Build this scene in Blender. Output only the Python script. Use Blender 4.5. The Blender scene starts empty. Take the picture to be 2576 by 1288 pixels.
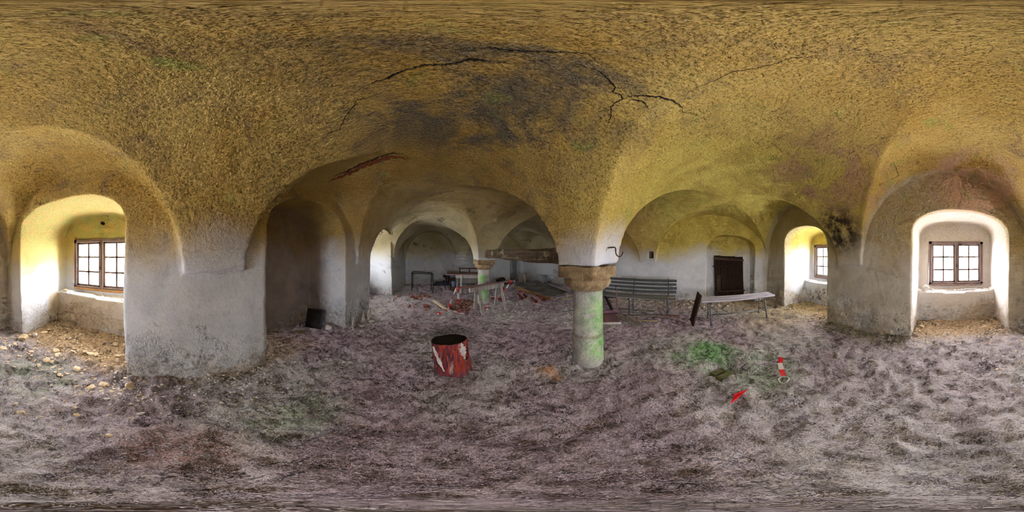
import bpy, bmesh, math, random
import numpy as np
from mathutils import Vector, Matrix, Euler
from mathutils.bvhtree import BVHTree

random.seed(7)
S = bpy.context.scene
COL = S.collection
EYE = 1.45            # lens height over the floor, metres
YAW = -30.0           # the lens looks 30 degrees clockwise of +Y, the long axis of the hall
VOX = 0.025

# ---------------------------------------------------------------- camera, light, exposure
cam = bpy.data.cameras.new('camera')
cam.type = 'PANO'
cam.panorama_type = 'EQUIRECTANGULAR'
try:
    cam.cycles.panorama_type = 'EQUIRECTANGULAR'
except Exception:
    pass
cam.clip_start = 0.02
cam_o = bpy.data.objects.new('camera', cam)
COL.objects.link(cam_o)
cam_o.location = (0, 0, EYE)
cam_o.rotation_euler = (math.radians(90), 0, math.radians(YAW))
S.camera = cam_o

W = bpy.data.worlds.new('overcast_sky')
S.world = W
W.use_nodes = True
nt = W.node_tree
nt.nodes.clear()
wo = nt.nodes.new('ShaderNodeOutputWorld')
wb = nt.nodes.new('ShaderNodeBackground')
tc = nt.nodes.new('ShaderNodeTexCoord')
sx = nt.nodes.new('ShaderNodeSeparateXYZ')
rp = nt.nodes.new('ShaderNodeValToRGB')
rp.color_ramp.elements[0].position = 0.42
rp.color_ramp.elements[0].color = (0.66, 0.62, 0.66, 1)
rp.color_ramp.elements[1].position = 0.56
rp.color_ramp.elements[1].color = (0.94, 0.93, 1.0, 1)
ma = nt.nodes.new('ShaderNodeMath'); ma.operation = 'MULTIPLY_ADD'
ma.inputs[1].default_value = 0.5; ma.inputs[2].default_value = 0.5
nt.links.new(tc.outputs['Generated'], sx.inputs[0])
nt.links.new(sx.outputs['Z'], ma.inputs[0])
nt.links.new(ma.outputs[0], rp.inputs[0])
nt.links.new(rp.outputs[0], wb.inputs['Color'])
wb.inputs['Strength'].default_value = 85.0
nt.links.new(wb.outputs[0], wo.inputs[0])

S.view_settings.view_transform = 'Standard'
S.view_settings.look = 'None'
S.view_settings.gamma = 1.0
S.view_settings.use_curve_mapping = False
S.view_settings.exposure = 0.12
S.cycles.max_bounces = 7
S.cycles.diffuse_bounces = 6
S.cycles.transparent_max_bounces = 16
S.cycles.caustics_reflective = False
S.cycles.caustics_refractive = False
S.cycles.sample_clamp_indirect = 8.0
S.cycles.use_denoising = True
S.cycles.use_adaptive_sampling = True
S.cycles.adaptive_threshold = 0.15
S.cycles.adaptive_min_samples = 12
S.cycles.filter_width = 1.1

# ---------------------------------------------------------------- plan of the hall
def xl(y): return -1.54 + 0.055 * y      # left wall
def xr(y): return 4.82 + 0.083 * y       # right wall
YB, YF = -2.62, 8.25                     # back and far wall
def xc(y): return 1.66 + 0.011 * (y - 1.09)   # line of the columns
ZS = 1.29                                # springing of the vaults

def ray(px, py):
    a = math.radians((px - 1288) * 180 / 1288 - YAW)
    e = math.radians((644 - py) * 180 / 1288)
    return Vector((math.sin(a) * math.cos(e), math.cos(a) * math.cos(e), math.sin(e)))

# ---------------------------------------------------------------- numpy noise
def _hash(i, j, k, seed):
    n = (i * 73856093) ^ (j * 19349663) ^ (k * 83492791) ^ (seed * 2654435)
    n = (n ^ (n >> 13)) * 1274126177 & 0x7fffffff
    n = n ^ (n >> 16)
    return (n & 0xffff) / 65535.0
def vnoise(x, y, z, s=1.0, seed=0):
    x = np.asarray(x, dtype=np.float64) * s + 1000; y = np.asarray(y, dtype=np.float64) * s + 1000; z = np.asarray(z, dtype=np.float64) * s + 1000
    i = np.floor(x).astype(np.int64); j = np.floor(y).astype(np.int64); k = np.floor(z).astype(np.int64)
    fx = x - i; fy = y - j; fz = z - k
    fx = fx * fx * (3 - 2 * fx); fy = fy * fy * (3 - 2 * fy); fz = fz * fz * (3 - 2 * fz)
    def h(a, b, c): return _hash(i + a, j + b, k + c, seed)
    x00 = h(0,0,0) * (1-fx) + h(1,0,0) * fx; x10 = h(0,1,0) * (1-fx) + h(1,1,0) * fx
    x01 = h(0,0,1) * (1-fx) + h(1,0,1) * fx; x11 = h(0,1,1) * (1-fx) + h(1,1,1) * fx
    return ((x00 * (1-fy) + x10 * fy) * (1-fz) + (x01 * (1-fy) + x11 * fy) * fz) * 2 - 1
def fbm(x, y, z, s, o=4, seed=0):
    r = 0; a = 1; t = 0
    for q in range(o):
        r = r + a * vnoise(x, y, z, s * 2 ** q, seed + q); t += a; a *= 0.5
    return r / t
def sstep(a, b, v):
    t = np.clip((v - a) / (b - a), 0, 1)
    return t * t * (3 - 2 * t)

# ---------------------------------------------------------------- the hollow of the hall as a distance field
def arch(u, z, c, half, z0, rise, n=2.0):
    s = np.abs(u - c) / half
    h = np.maximum(z - z0, 0) / rise
    if n == 2.0:
        f = np.sqrt(s * s + h * h) - 1
    else:
        f = (s ** n + h ** n) ** (1 / n) - 1
    return f * np.minimum(half, rise) * np.where(h > 0, 1, half / np.minimum(half, rise))
def seg(v, a, b): return np.maximum(a - v, v - b)

NICHES = [  # wall, centre, half width, spring, rise, depth of parapet, depth of end wall, has window
    ('L', -1.33, 0.87, 1.78, 0.44, 0.95, 1.22, True),
    ('L', 1.79, 0.78, 1.72, 0.52, 0.85, 0.85, False),
    ('L', 4.69, 0.97, 1.80, 0.50, 0.95, 1.22, True),
    ('B', -0.38, 0.82, 1.80, 0.42, 0.78, 1.08, True),
    ('B', 2.91, 0.74, 1.70, 0.46, 0.78, 1.08, True),
    ('R', -1.45, 0.75, 1.62, 0.46, 0.42, 0.42, False),
]
WIN_HW, WIN_Z0, WIN_Z1 = 0.61, 0.80, 1.77

def field(X, Y, Z):
    XL = xl(Y); XR = xr(Y); XC = xc(Y)
    # hall below the springing
    f = np.maximum(np.maximum(seg(X, XL, XR), seg(Y, YB, YF)), Z - ZS)
    yy = seg(Y, YB, YF)
    # long barrel over the left aisle
    drop = np.maximum(2.90 - 0.07 * np.maximum(Y - 0.5, 0), 2.76)
    for (a, b, crown) in ((YB, 5.25, drop), (5.2, YF, 2.66)):
        l = XL + 0.035; r = XC - 0.27
        g = arch(X, Z, (l + r) / 2, (r - l) / 2, ZS, crown - ZS)
        f = np.minimum(f, np.maximum(g, seg(Y, a, b)))
    # long barrel over the right aisle
    l = XC + 0.27; r = XR - 0.035
    g = arch(X, Z, (l + r) / 2, (r - l) / 2, ZS, 2.76 - ZS)
    f = np.minimum(f, np.maximum(g, yy))
    # cross barrels
    for (a, b, x0, cr) in ((-2.59, 0.82, -0.08, ((-0.08, 2.90), (1.66, 2.86), (3.2, 2.76), (4.8, 2.68))),
                           (1.36, 4.38, 0.1, ((0.1, 2.73), (1.66, 2.52), (3.2, 2.74), (5.2, 2.62))),
                           (4.92, 8.2, 0.3, ((0.3, 2.66), (1.66, 2.52), (3.4, 2.72), (5.4, 2.55)))):
        crown = np.interp(X, [c[0] for c in cr], [c[1] for c in cr]).astype(np.float32)
        g = arch(Y, Z, (a + b) / 2, (b - a) / 2, ZS, crown - ZS)
        f = np.minimum(f, np.maximum(g, seg(X, x0, XR)))
    # lunettes over the left wall
    for (a, b, c0, k) in ((-2.50, 0.12, 2.58, 0.19), (0.74, 3.02, 2.46, 0.32), (3.62, 5.85, 2.46, 0.30), (6.35, 8.1, 2.2, 0.3)):
        crown = np.minimum(c0 + k * np.maximum(X - XL, 0), drop - 0.05)
        g = arch(Y, Z, (a + b) / 2, (b - a) / 2, ZS, crown - ZS)
        f = np.minimum(f, np.maximum(g, seg(X, XL, 0.0)))
    # niches
    for (w, c, hw, zs, rise, dp, de, win) in NICHES:
        if w == 'L': u = Y; d = XL - X
        elif w == 'B': u = X; d = YB - Y
        else: u = Y; d = X - XR
        g = arch(u, Z, c, hw, zs, rise, 2.5)
        if w == 'L' and not win:
            g = arch(u, Z, c, hw, zs, rise - 0.0 * d, 2.3)
        depth = np.where(Z < 0.69, dp, de).astype(np.float32) if win else de
        g = np.maximum(g, seg(d, -0.4, depth))
        f = np.minimum(f, g)
        if win:
            g = np.maximum(np.maximum(np.abs(u - c) - WIN_HW, seg(Z, WIN_Z0, WIN_Z1)), seg(d, 0.5, 2.3))
            f = np.minimum(f, g)
    # small square hole in the springer of the right wall
    g = np.maximum(np.maximum(np.abs(Y - 0.97) - 0.075, seg(Z, 1.38, 1.58)), seg(X, 4.5, XR + 1.0))
    f = np.minimum(f, g)
    for cy_ in (1.09, 4.65):   # room for the abacus
        f = np.minimum(f, np.maximum(np.maximum(np.abs(X - XC) - 0.34, np.abs(Y - cy_) - 0.34), seg(Z, 1.0, 1.338)))
    # low alcove along the foot of the right wall
    g = np.maximum(np.maximum(np.abs(Y - 5.3) - 1.35, seg(Z, -1, 0.52)), seg(X, 4.5, XR + 0.7))
    f = np.minimum(f, g)
    # passage in the far wall
    g = np.maximum(np.maximum(np.abs(X - 4.98) - 0.34, seg(Z, -1, 1.75)), seg(Y, 8.0, 9.15))
    f = np.minimum(f, g)
    return f

X0, X1, Y0, Y1, Z0, Z1 = -3.20, 6.35, -4.05, 9.3, -0.30, 3.05

def surface_nets():
    nx = int((X1 - X0) / VOX); ny = int((Y1 - Y0) / VOX); nz = int((Z1 - Z0) / VOX)
    F = np.empty((nx, ny, nz), dtype=np.float32)
    ys = (Y0 + VOX * np.arange(ny)).astype(np.float32); zs = (Z0 + VOX * np.arange(nz)).astype(np.float32)
    YY, ZZ = np.meshgrid(ys, zs, indexing='ij')
    step = 40
    for a in range(0, nx, step):
        b = min(nx, a + step)
        xs = (X0 + VOX * np.arange(a, b)).astype(np.float32)
        X = np.broadcast_to(xs[:, None, None], (b - a, ny, nz)); Y = np.broadcast_to(YY[None], X.shape); Z = np.broadcast_to(ZZ[None], X.shape)
        # hand-made walls: nothing is quite straight
        wx = 0.012 * np.sin(2.1 * Y + 1.3 * Z) + 0.008 * np.sin(5.3 * Y - 2.7 * Z + 1)
        wy = 0.012 * np.sin(1.9 * X + 1.7 * Z + 2) + 0.008 * np.sin(4.7 * X + 3.1 * Z)
        wz = 0.012 * np.sin(2.3 * X + 1.1 * Y) + 0.008 * np.sin(4.1 * Y - 3.7 * X + 2)
        F[a:b] = field((X + wx).astype(np.float32), (Y + wy).astype(np.float32), (Z + wz).astype(np.float32))
    ins = F < 0
    m = np.zeros((nx - 1, ny - 1, nz - 1), dtype=np.int8)
    for i in (0, 1):
        for j in (0, 1):
            for k in (0, 1):
                m += ins[i:nx - 1 + i, j:ny - 1 + j, k:nz - 1 + k]
    cells = np.argwhere((m > 0) & (m < 8))
    ids = np.full(m.shape, -1, dtype=np.int32)
    ids[cells[:, 0], cells[:, 1], cells[:, 2]] = np.arange(len(cells))
    c0, c1, c2 = cells.T
    acc = np.zeros((len(cells), 3)); cnt = np.zeros(len(cells))
    corners = [(i, j, k) for i in (0, 1) for j in (0, 1) for k in (0, 1)]
    for p in corners:
        for ax in range(3):
            if p[ax] == 0:
                q = list(p); q[ax] = 1
                fa = F[c0 + p[0], c1 + p[1], c2 + p[2]]; fb = F[c0 + q[0], c1 + q[1], c2 + q[2]]
                cr = (fa < 0) != (fb < 0)
                t = np.where(cr, fa / np.where(cr, fa - fb, 1), 0)
                for d in range(3):
                    acc[:, d] += np.where(cr, p[d] + (t if d == ax else 0), 0)
                cnt += cr
    V = np.array([X0, Y0, Z0]) + VOX * (cells + acc / cnt[:, None])
    Q = []
    for ax in range(3):
        sl0 = [slice(None)] * 3; sl1 = [slice(None)] * 3
        sl0[ax] = slice(0, -1); sl1[ax] = slice(1, None)
        A = ins[tuple(sl0)]; B = ins[tuple(sl1)]
        e = np.argwhere(A != B)
        o1, o2 = [(1, 2), (2, 0), (0, 1)][ax]
        ok = (e[:, o1] > 0) & (e[:, o2] > 0) & (e[:, o1] < (nx, ny, nz)[o1] - 1) & (e[:, o2] < (nx, ny, nz)[o2] - 1)
        e = e[ok]
        flip = A[e[:, 0], e[:, 1], e[:, 2]]
        def cid(a, b):
            t = e.copy(); t[:, o1] -= a; t[:, o2] -= b
            return ids[t[:, 0], t[:, 1], t[:, 2]]
        q = np.stack([cid(1, 1), cid(0, 1), cid(0, 0), cid(1, 0)], 1)
        q[flip] = q[flip][:, ::-1]       # faces look into the hollow
        Q.append(q)
    Q = np.concatenate(Q)
    Q = Q[(Q >= 0).all(1)]
    return V, Q

V, Q = surface_nets()
# normals for displacement
def vnormals(V, Q):
    n = np.cross(V[Q[:, 2]] - V[Q[:, 0]], V[Q[:, 3]] - V[Q[:, 1]])
    N = np.zeros_like(V)
    for k in range(4):
        for d in range(3):
            N[:, d] += np.bincount(Q[:, k], n[:, d], len(V))
    return N / np.maximum(np.linalg.norm(N, axis=1, keepdims=True), 1e-9)
N = vnormals(V, Q)
x, y, z = V.T
low = sstep(0.60, 0.25, z + 0.30 * fbm(x, y, z, 1.3, 3, 11))
rough = low * (0.5 + 0.5 * sstep(-0.1, 0.3, fbm(x, y, z, 3, 2, 5)))
disp = 0.006 * fbm(x, y, z, 2.5, 3, 1) + 0.0015 * fbm(x, y, z, 14, 2, 3)
disp -= rough * (0.008 + 0.034 * fbm(x, y, z, 8, 4, 21))
pend = np.clip(1.2 - np.sqrt((x + 1.3) ** 2 + (y - 0.45) ** 2 + (z - 2.25) ** 2) * 1.1, 0, 1) * sstep(1.72, 1.80, z + 0.06 * fbm(x, y, z, 5, 3, 33))
disp -= pend * (0.004 + 0.020 * fbm(x, y, z, 13, 3, 31))
V = V + N * disp[:, None]

def mesh_from(name, V, Q, mat, smooth=True):
    used = np.zeros(len(V), dtype=bool); used[Q.ravel()] = True
    remap = np.cumsum(used) - 1
    V2 = V[used]; Q2 = remap[Q]
    me = bpy.data.meshes.new(name)
    k = Q2.shape[1]
    me.vertices.add(len(V2)); me.vertices.foreach_set('co', V2.astype(np.float32).ravel())
    me.loops.add(Q2.size); me.loops.foreach_set('vertex_index', Q2.astype(np.int32).ravel())
    me.polygons.add(len(Q2)); me.polygons.foreach_set('loop_start', np.arange(0, Q2.size, k, dtype=np.int32))
    me.polygons.foreach_set('use_smooth', np.full(len(Q2), smooth))
    me.update(calc_edges=True)
    me.materials.append(mat)
    o = bpy.data.objects.new(name, me)
    COL.objects.link(o)
    return o

# ---------------------------------------------------------------- shader helper
class NT:
    def __init__(self, name):
        self.m = bpy.data.materials.new(name); self.m.use_nodes = True
        self.t = self.m.node_tree; self.t.nodes.clear()
        self.out = self.t.nodes.new('ShaderNodeOutputMaterial')
        self.b = self.t.nodes.new('ShaderNodeBsdfPrincipled')
        self.t.links.new(self.b.outputs[0], self.out.inputs[0])
        self.g = self.t.nodes.new('ShaderNodeNewGeometry')
        self.s = self.t.nodes.new('ShaderNodeSeparateXYZ')
        self.t.links.new(self.g.outputs['Position'], self.s.inputs[0])
        self.X, self.Y, self.Z = self.s.outputs
        self.b.inputs['Roughness'].default_value = 0.9
        self.b.inputs['Specular IOR Level'].default_value = 0.2
    def _in(self, sock, v):
        if hasattr(v, 'is_linked') or isinstance(v, bpy.types.NodeSocket): self.t.links.new(v, sock)
        elif isinstance(v, (tuple, list)) and len(v) == 3 and sock.type == 'RGBA': sock.default_value = (*v, 1)
        else: sock.default_value = v
    def math(self, op, a, b=None, c=None, clamp=False):
        n = self.t.nodes.new('ShaderNodeMath'); n.operation = op; n.use_clamp = clamp
        self._in(n.inputs[0], a)
        if b is not None: self._in(n.inputs[1], b)
        if c is not None: self._in(n.inputs[2], c)
        return n.outputs[0]
    def noise(self, scale, detail=4, rough=0.55, dist=0.0, vec=None, dims='3D', w=None):
        if w is not None:      # a shifted copy of the same pattern
            a = self.t.nodes.new('ShaderNodeVectorMath'); a.operation = 'ADD'
            self._in(a.inputs[0], vec if vec is not None else self.g.outputs['Position']); a.inputs[1].default_value = (w * 7.3, w * 3.1 + 2, w * 5.7)
            vec = a.outputs[0]
        n = self.t.nodes.new('ShaderNodeTexNoise'); n.noise_dimensions = '3D'
        n.inputs['Scale'].default_value = scale; n.inputs['Detail'].default_value = min(detail, 3.5) if scale > 12 else min(detail, 5)
        n.inputs['Roughness'].default_value = rough; n.inputs['Distortion'].default_value = dist
        self._in(n.inputs['Vector'], vec if vec is not None else self.g.outputs['Position'])
        return n.outputs['Fac']
    def voro(self, scale, feature='F1', vec=None, out='Distance'):
        n = self.t.nodes.new('ShaderNodeTexVoronoi'); n.feature = feature; n.inputs['Scale'].default_value = scale
        self._in(n.inputs['Vector'], vec if vec is not None else self.g.outputs['Position'])
        return n.outputs[out]
    def ss(self, v, a, b):
        n = self.t.nodes.new('ShaderNodeMapRange'); n.interpolation_type = 'SMOOTHSTEP'
        self._in(n.inputs[0], v); n.inputs[1].default_value = a; n.inputs[2].default_value = b
        return n.outputs[0]
    def mix(self, f, a, b, mode='MIX'):
        n = self.t.nodes.new('ShaderNodeMix'); n.data_type = 'RGBA'; n.blend_type = mode
        self._in(n.inputs[0], f); self._in(n.inputs[6], a); self._in(n.inputs[7], b)
        return n.outputs[2]
    def scale(self, sx, sy, sz, rot=(0, 0, 0), src=None):
        n = self.t.nodes.new('ShaderNodeMapping'); n.inputs['Scale'].default_value = (sx, sy, sz)
        n.inputs['Rotation'].default_value = rot
        self._in(n.inputs['Vector'], src if src is not None else self.g.outputs['Position'])
        return n.outputs[0]
    def obj(self):
        if not hasattr(self, 'tc'): self.tc = self.t.nodes.new('ShaderNodeTexCoord')
        return self.tc.outputs['Object']
    def blob(self, cx, cy, cz, r, k=1.0):     # 1 inside a soft ball, 0 outside
        n = self.t.nodes.new('ShaderNodeVectorMath'); n.operation = 'DISTANCE'
        self._in(n.inputs[0], self.g.outputs['Position']); n.inputs[1].default_value = (cx, cy, cz)
        return self.ss(n.outputs['Value'], r, r * 0.35)
    def bump(self, h, dist, strength=1.0, prev=None):
        n = self.t.nodes.new('ShaderNodeBump'); n.inputs['Distance'].default_value = dist; n.inputs['Strength'].default_value = strength
        self._in(n.inputs['Height'], h)
        if prev is not None: self._in(n.inputs['Normal'], prev)
        self._in(self.b.inputs['Normal'], n.outputs[0])
        return n.outputs[0]
    def color(self, c): self._in(self.b.inputs['Base Color'], c)

def plaster():
    m = NT('old_lime_plaster')
    big = m.noise(0.8, 5, 0.55); mid = m.noise(2.6, 6, 0.6, 0.6); fine = m.noise(16, 5, 0.65); fog = m.noise(0.45, 3, 0.5, 0, None, '4D', 4.0)
    ochre = m.mix(m.ss(big, 0.3, 0.68), (0.53, 0.33, 0.065), (0.76, 0.56, 0.18))
    ochre = m.mix(m.ss(mid, 0.48, 0.75), ochre, (0.40, 0.28, 0.13))
    # yellow-green wash over the bays of the right aisle, by the back windows
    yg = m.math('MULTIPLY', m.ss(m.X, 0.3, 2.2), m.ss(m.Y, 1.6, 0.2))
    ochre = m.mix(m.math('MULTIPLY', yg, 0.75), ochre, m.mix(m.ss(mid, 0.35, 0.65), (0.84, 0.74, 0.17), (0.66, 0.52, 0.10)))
    # grey green farther down the hall
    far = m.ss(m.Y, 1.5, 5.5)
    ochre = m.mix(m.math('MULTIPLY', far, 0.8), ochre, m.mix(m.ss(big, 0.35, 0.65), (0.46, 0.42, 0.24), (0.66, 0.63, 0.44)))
    # pale grey to shoulder height, ochre above: a tone-mapping cast put into the colour
    edge = m.math('ADD', m.Z, m.math('MULTIPLY', m.math('SUBTRACT', big, 0.5), 1.3))
    grey = m.mix(m.ss(mid, 0.3, 0.7), (0.74, 0.78, 0.87), (0.88, 0.91, 0.98))
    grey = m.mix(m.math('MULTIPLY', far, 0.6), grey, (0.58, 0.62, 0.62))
    pink = m.math('MULTIPLY', m.ss(m.Y, -2.3, -2.9), m.ss(m.X, 1.4, 0.8))
    grey = m.mix(m.math('MULTIPLY', pink, 0.65), grey, (0.72, 0.58, 0.50))
    c = m.mix(m.ss(edge, 1.15, 1.85), grey, ochre)
    bw = m.math('MULTIPLY', m.ss(m.Y, -2.40, -2.55), m.ss(m.Y, -2.95, -2.75))
    c = m.mix(m.math('MULTIPLY', bw, 0.62), c, m.mix(m.ss(mid, 0.35, 0.65), (0.46, 0.38, 0.24), (0.62, 0.57, 0.45)))
    pw = m.math('MULTIPLY', m.ss(m.X, -2.30, -2.42), m.ss(m.Z, 0.72, 0.66))
    c = m.mix(m.math('MULTIPLY', m.math('MULTIPLY', pw, m.ss(m.Y, 1, 0)), 0.7), c, m.mix(m.ss(mid, 0.35, 0.65), (0.62, 0.45, 0.24), (0.72, 0.60, 0.42)))
    # the sooty patch of the vault, reddish and mouldy patches by the back wall, yellow-green niche
    c = m.mix(m.math('MULTIPLY', m.blob(0.3, 0.9, 2.75, 1.3), m.ss(m.noise(2.2, 7, 0.7, 0.5, None, '4D', 6.0), 0.42, 0.66)), c, (0.22, 0.19, 0.13))
    c = m.mix(m.math('MULTIPLY', m.blob(1.45, -1.8, 2.5, 1.15), m.ss(mid, 0.38, 0.62)), c, (0.60, 0.38, 0.20))
    c = m.mix(m.math('MULTIPLY', m.blob(1.70, -2.42, 1.90, 0.62), m.ss(m.noise(4.5, 7, 0.75), 0.34, 0.58)), c, (0.05, 0.032, 0.022))
    c = m.mix(m.math('MULTIPLY', m.blob(-0.6, -2.5, 2.75, 1.0), m.ss(mid, 0.35, 0.6)), c, (0.78, 0.50, 0.33))
    n1m = m.math('MULTIPLY', m.math('MULTIPLY', m.ss(m.X, -1.60, -1.72), m.ss(m.Y, 0.0, -0.5)), m.ss(m.math('ADD', m.Z, m.math('MULTIPLY', mid, 0.9)), 1.25, 1.95))
    c = m.mix(m.math('MULTIPLY', n1m, 0.85), c, m.mix(m.ss(mid, 0.4, 0.62), (0.66, 0.50, 0.18), (0.56, 0.56, 0.20)))
    n2m = m.math('MULTIPLY', m.ss(m.X, -1.75, -2.1), m.math('MULTIPLY', m.ss(m.Y, 0.6, 0.9), m.ss(m.Y, 3.0, 2.8)))  # brown patina of the left recess, its shade darkened into the colour
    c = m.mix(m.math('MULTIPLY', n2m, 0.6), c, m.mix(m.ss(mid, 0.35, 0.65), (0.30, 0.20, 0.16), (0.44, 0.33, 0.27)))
    n3m = m.math('MULTIPLY', m.ss(m.Y, -2.70, -2.80), m.math('MULTIPLY', m.ss(m.X, 0.9, 0.7), m.ss(m.X, -1.7, -1.5)))
    c = m.mix(m.math('MULTIPLY', n3m, 0.75), c, m.mix(m.ss(mid, 0.35, 0.65), (0.80, 0.76, 0.70), (0.86, 0.84, 0.82)))
    # dark mould
    dk = m.math('MULTIPLY', m.ss(m.noise(1.7, 7, 0.7, 1.0, None, '4D', 2.0), 0.56, 0.74), m.math('MULTIPLY_ADD', far, 0.75, 0.25))
    c = m.mix(m.math('MULTIPLY', dk, 0.85), c, (0.07, 0.06, 0.045))
    # green algae patches
    al = m.math('MULTIPLY', m.ss(m.noise(3.1, 5, 0.6, 0.5, None, '4D', 9.0), 0.60, 0.74), m.ss(m.Z, 1.2, 1.9))
    c = m.mix(m.math('MULTIPLY', al, 0.5), c, (0.36, 0.52, 0.12))
    # flaked foot of the walls
    lowz = m.math('ADD', m.Z, m.math('MULTIPLY', m.math('SUBTRACT', m.noise(2.2, 6, 0.65, 0.4), 0.5), 1.5))
    foot = m.ss(lowz, 0.40, 0.24)
    warm = m.ss(m.noise(0.9, 3, 0.5, 0, None, '4D', 7.0), 0.42, 0.6)
    c = m.mix(m.math('MULTIPLY', foot, 0.62), c, m.mix(warm, m.mix(m.ss(fine, 0.35, 0.6), (0.30, 0.29, 0.28), (0.74, 0.73, 0.72)), m.mix(m.ss(fine, 0.35, 0.65), (0.38, 0.27, 0.16), (0.72, 0.58, 0.40))))
    spk = m.noise(55, 5, 0.75); hi = m.ss(m.Z, 1.4, 2.0)
    c = m.mix(m.math('MULTIPLY', m.ss(spk, 0.50, 0.34), m.math('MULTIPLY_ADD', hi, 0.55, 0.15)), c, m.mix(0.70, c, (0.08, 0.05, 0.02)))
    c = m.mix(m.math('MULTIPLY', m.ss(spk, 0.55, 0.70), m.math('MULTIPLY_ADD', hi, 0.45, 0.15)), c, m.mix(0.45, c, (0.95, 0.85, 0.55)))
    c = m.mix(m.math('MULTIPLY', m.ss(fine, 0.42, 0.2), 0.45), c, m.mix(0.5, c, (0.1, 0.07, 0.04)))
    # scuffs and chipped spots of the plaster
    chip = m.math('MULTIPLY', m.ss(m.noise(13, 5, 0.7, 0.6, None, '4D', 1.5), 0.63, 0.68), m.ss(m.Z, 1.1, 0.6))
    c = m.mix(m.math('MULTIPLY', chip, 0.5), c, (0.42, 0.33, 0.22))
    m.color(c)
    # relief: rough cast on the vault, smoother walls, broken foot
    cast = m.noise(26, 6, 0.7); grit = m.noise(70, 4, 0.7)
    k = m.math('MULTIPLY_ADD', m.ss(m.Z, 1.3, 2.0), 0.86, 0.14)
    pe = m.math('MULTIPLY', m.blob(-1.2, 0.45, 2.3, 1.5), m.ss(m.math('ADD', m.Z, m.math('MULTIPLY', mid, 0.35)), 1.88, 1.96))
    n0 = m.bump(m.math('MULTIPLY', m.ss(cast, 0.36, 0.64), pe), 0.0022, 1.0)
    n1 = m.bump(m.math('MULTIPLY', cast, k), 0.027, 1.0, n0)
    n2 = m.bump(m.math('MULTIPLY', grit, k), 0.012, 0.7, n1)
    n3 = n2
    fk = m.ss(lowz, 0.62, 0.30)
    n4 = m.bump(m.math('MULTIPLY', m.ss(cast, 0.38, 0.62), fk), 0.007, 1.0, n3)
    n4 = m.bump(m.math('MULTIPLY', grit, fk), 0.006, 1.0, n4)
    return m.m

M = {}
M['plaster'] = plaster()

cen = V[Q].mean(1)
cx, cy, cz = cen.T
tol = 0.05
isL = cx < xl(cy) + tol; isR = (cx > xr(cy) - tol) & ~isL
isB = (cy < YB + tol) & ~isL & ~isR
isL = isL & ~((cy < YB - 0.06))
isB = isB | ((cy < YB - 0.06))
isR = isR & ~isB
isF = (cy > YF - tol) & ~isL & ~isR & ~isB
inside = (cz > 0)
parts = {'wall_left': isL, 'wall_right': isR, 'wall_back': isB, 'wall_far': isF, 'ceiling': ~(isL | isR | isB | isF)}
for nme, msk in parts.items():
    q = Q[msk]
    if nme == 'ceiling':
        q = q[V[q][:, :, 2].mean(1) > 0.5]
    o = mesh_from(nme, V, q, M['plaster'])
    o['kind'] = 'structure'
BVH = BVHTree.FromPolygons(V.tolist(), Q.tolist())

# ---------------------------------------------------------------- mesh helpers
def link(name, me, mat, parent=None, off=(0, 0, 0), smooth=False):
    if isinstance(me, bmesh.types.BMesh):
        b = me; me = bpy.data.meshes.new(name)
        for v in b.verts: v.co -= Vector(off)
        bmesh.ops.recalc_face_normals(b, faces=b.faces)
        if smooth:
            for f in b.faces: f.smooth = True
        b.to_mesh(me); b.free()
    me.materials.append(mat)
    o = bpy.data.objects.new(name, me); COL.objects.link(o)
    if parent is not None: o.parent = parent
    return o
def tag(o, label, cat, group=None, kind=None):
    o['label'] = label; o['category'] = cat
    if group: o['group'] = group
    if kind: o['kind'] = kind
    return o
class Thing:
    """an Empty at the base of a thing; parts are written in world metres and stored relative to it"""
    def __init__(self, name, loc, label, cat, group=None):
        self.o = bpy.data.objects.new(name, None); COL.objects.link(self.o); self.o.location = loc
        self.o.empty_display_size = 0.1
        self.loc = Vector(loc)
        if label: tag(self.o, label, cat, group)
    def part(self, name, bm, mat, smooth=False, label=None, parent=None):
        o = link(name, bm, mat, parent if parent is not None else self.o, self.loc, smooth)
        if label: o['label'] = label
        return o
def solo(name, bm, mat, label, cat, group=None, smooth=False, loc=None):
    """a thing that is one mesh, its origin at its own foot"""
    if loc is None:
        n = len(bm.verts)
        loc = Vector((sum(v.co.x for v in bm.verts) / n, sum(v.co.y for v in bm.verts) / n, min(v.co.z for v in bm.verts)))
    o = link(name, bm, mat, None, loc, smooth); o.location = loc
    return tag(o, label, cat, group)
def BM(): return bmesh.new()
def box(b, x0, x1, y0, y1, z0, z1, bev=0.0):
    r = bmesh.ops.create_cube(b, size=1.0)
    vs = r['verts']
    for v in vs: v.co = Vector(((x0 + x1) / 2 + v.co.x * (x1 - x0), (y0 + y1) / 2 + v.co.y * (y1 - y0), (z0 + z1) / 2 + v.co.z * (z1 - z0)))
    if bev: bmesh.ops.bevel(b, geom=list({e for v in vs for e in v.link_edges}), offset=bev, segments=1, affect='EDGES')
    return b
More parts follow.
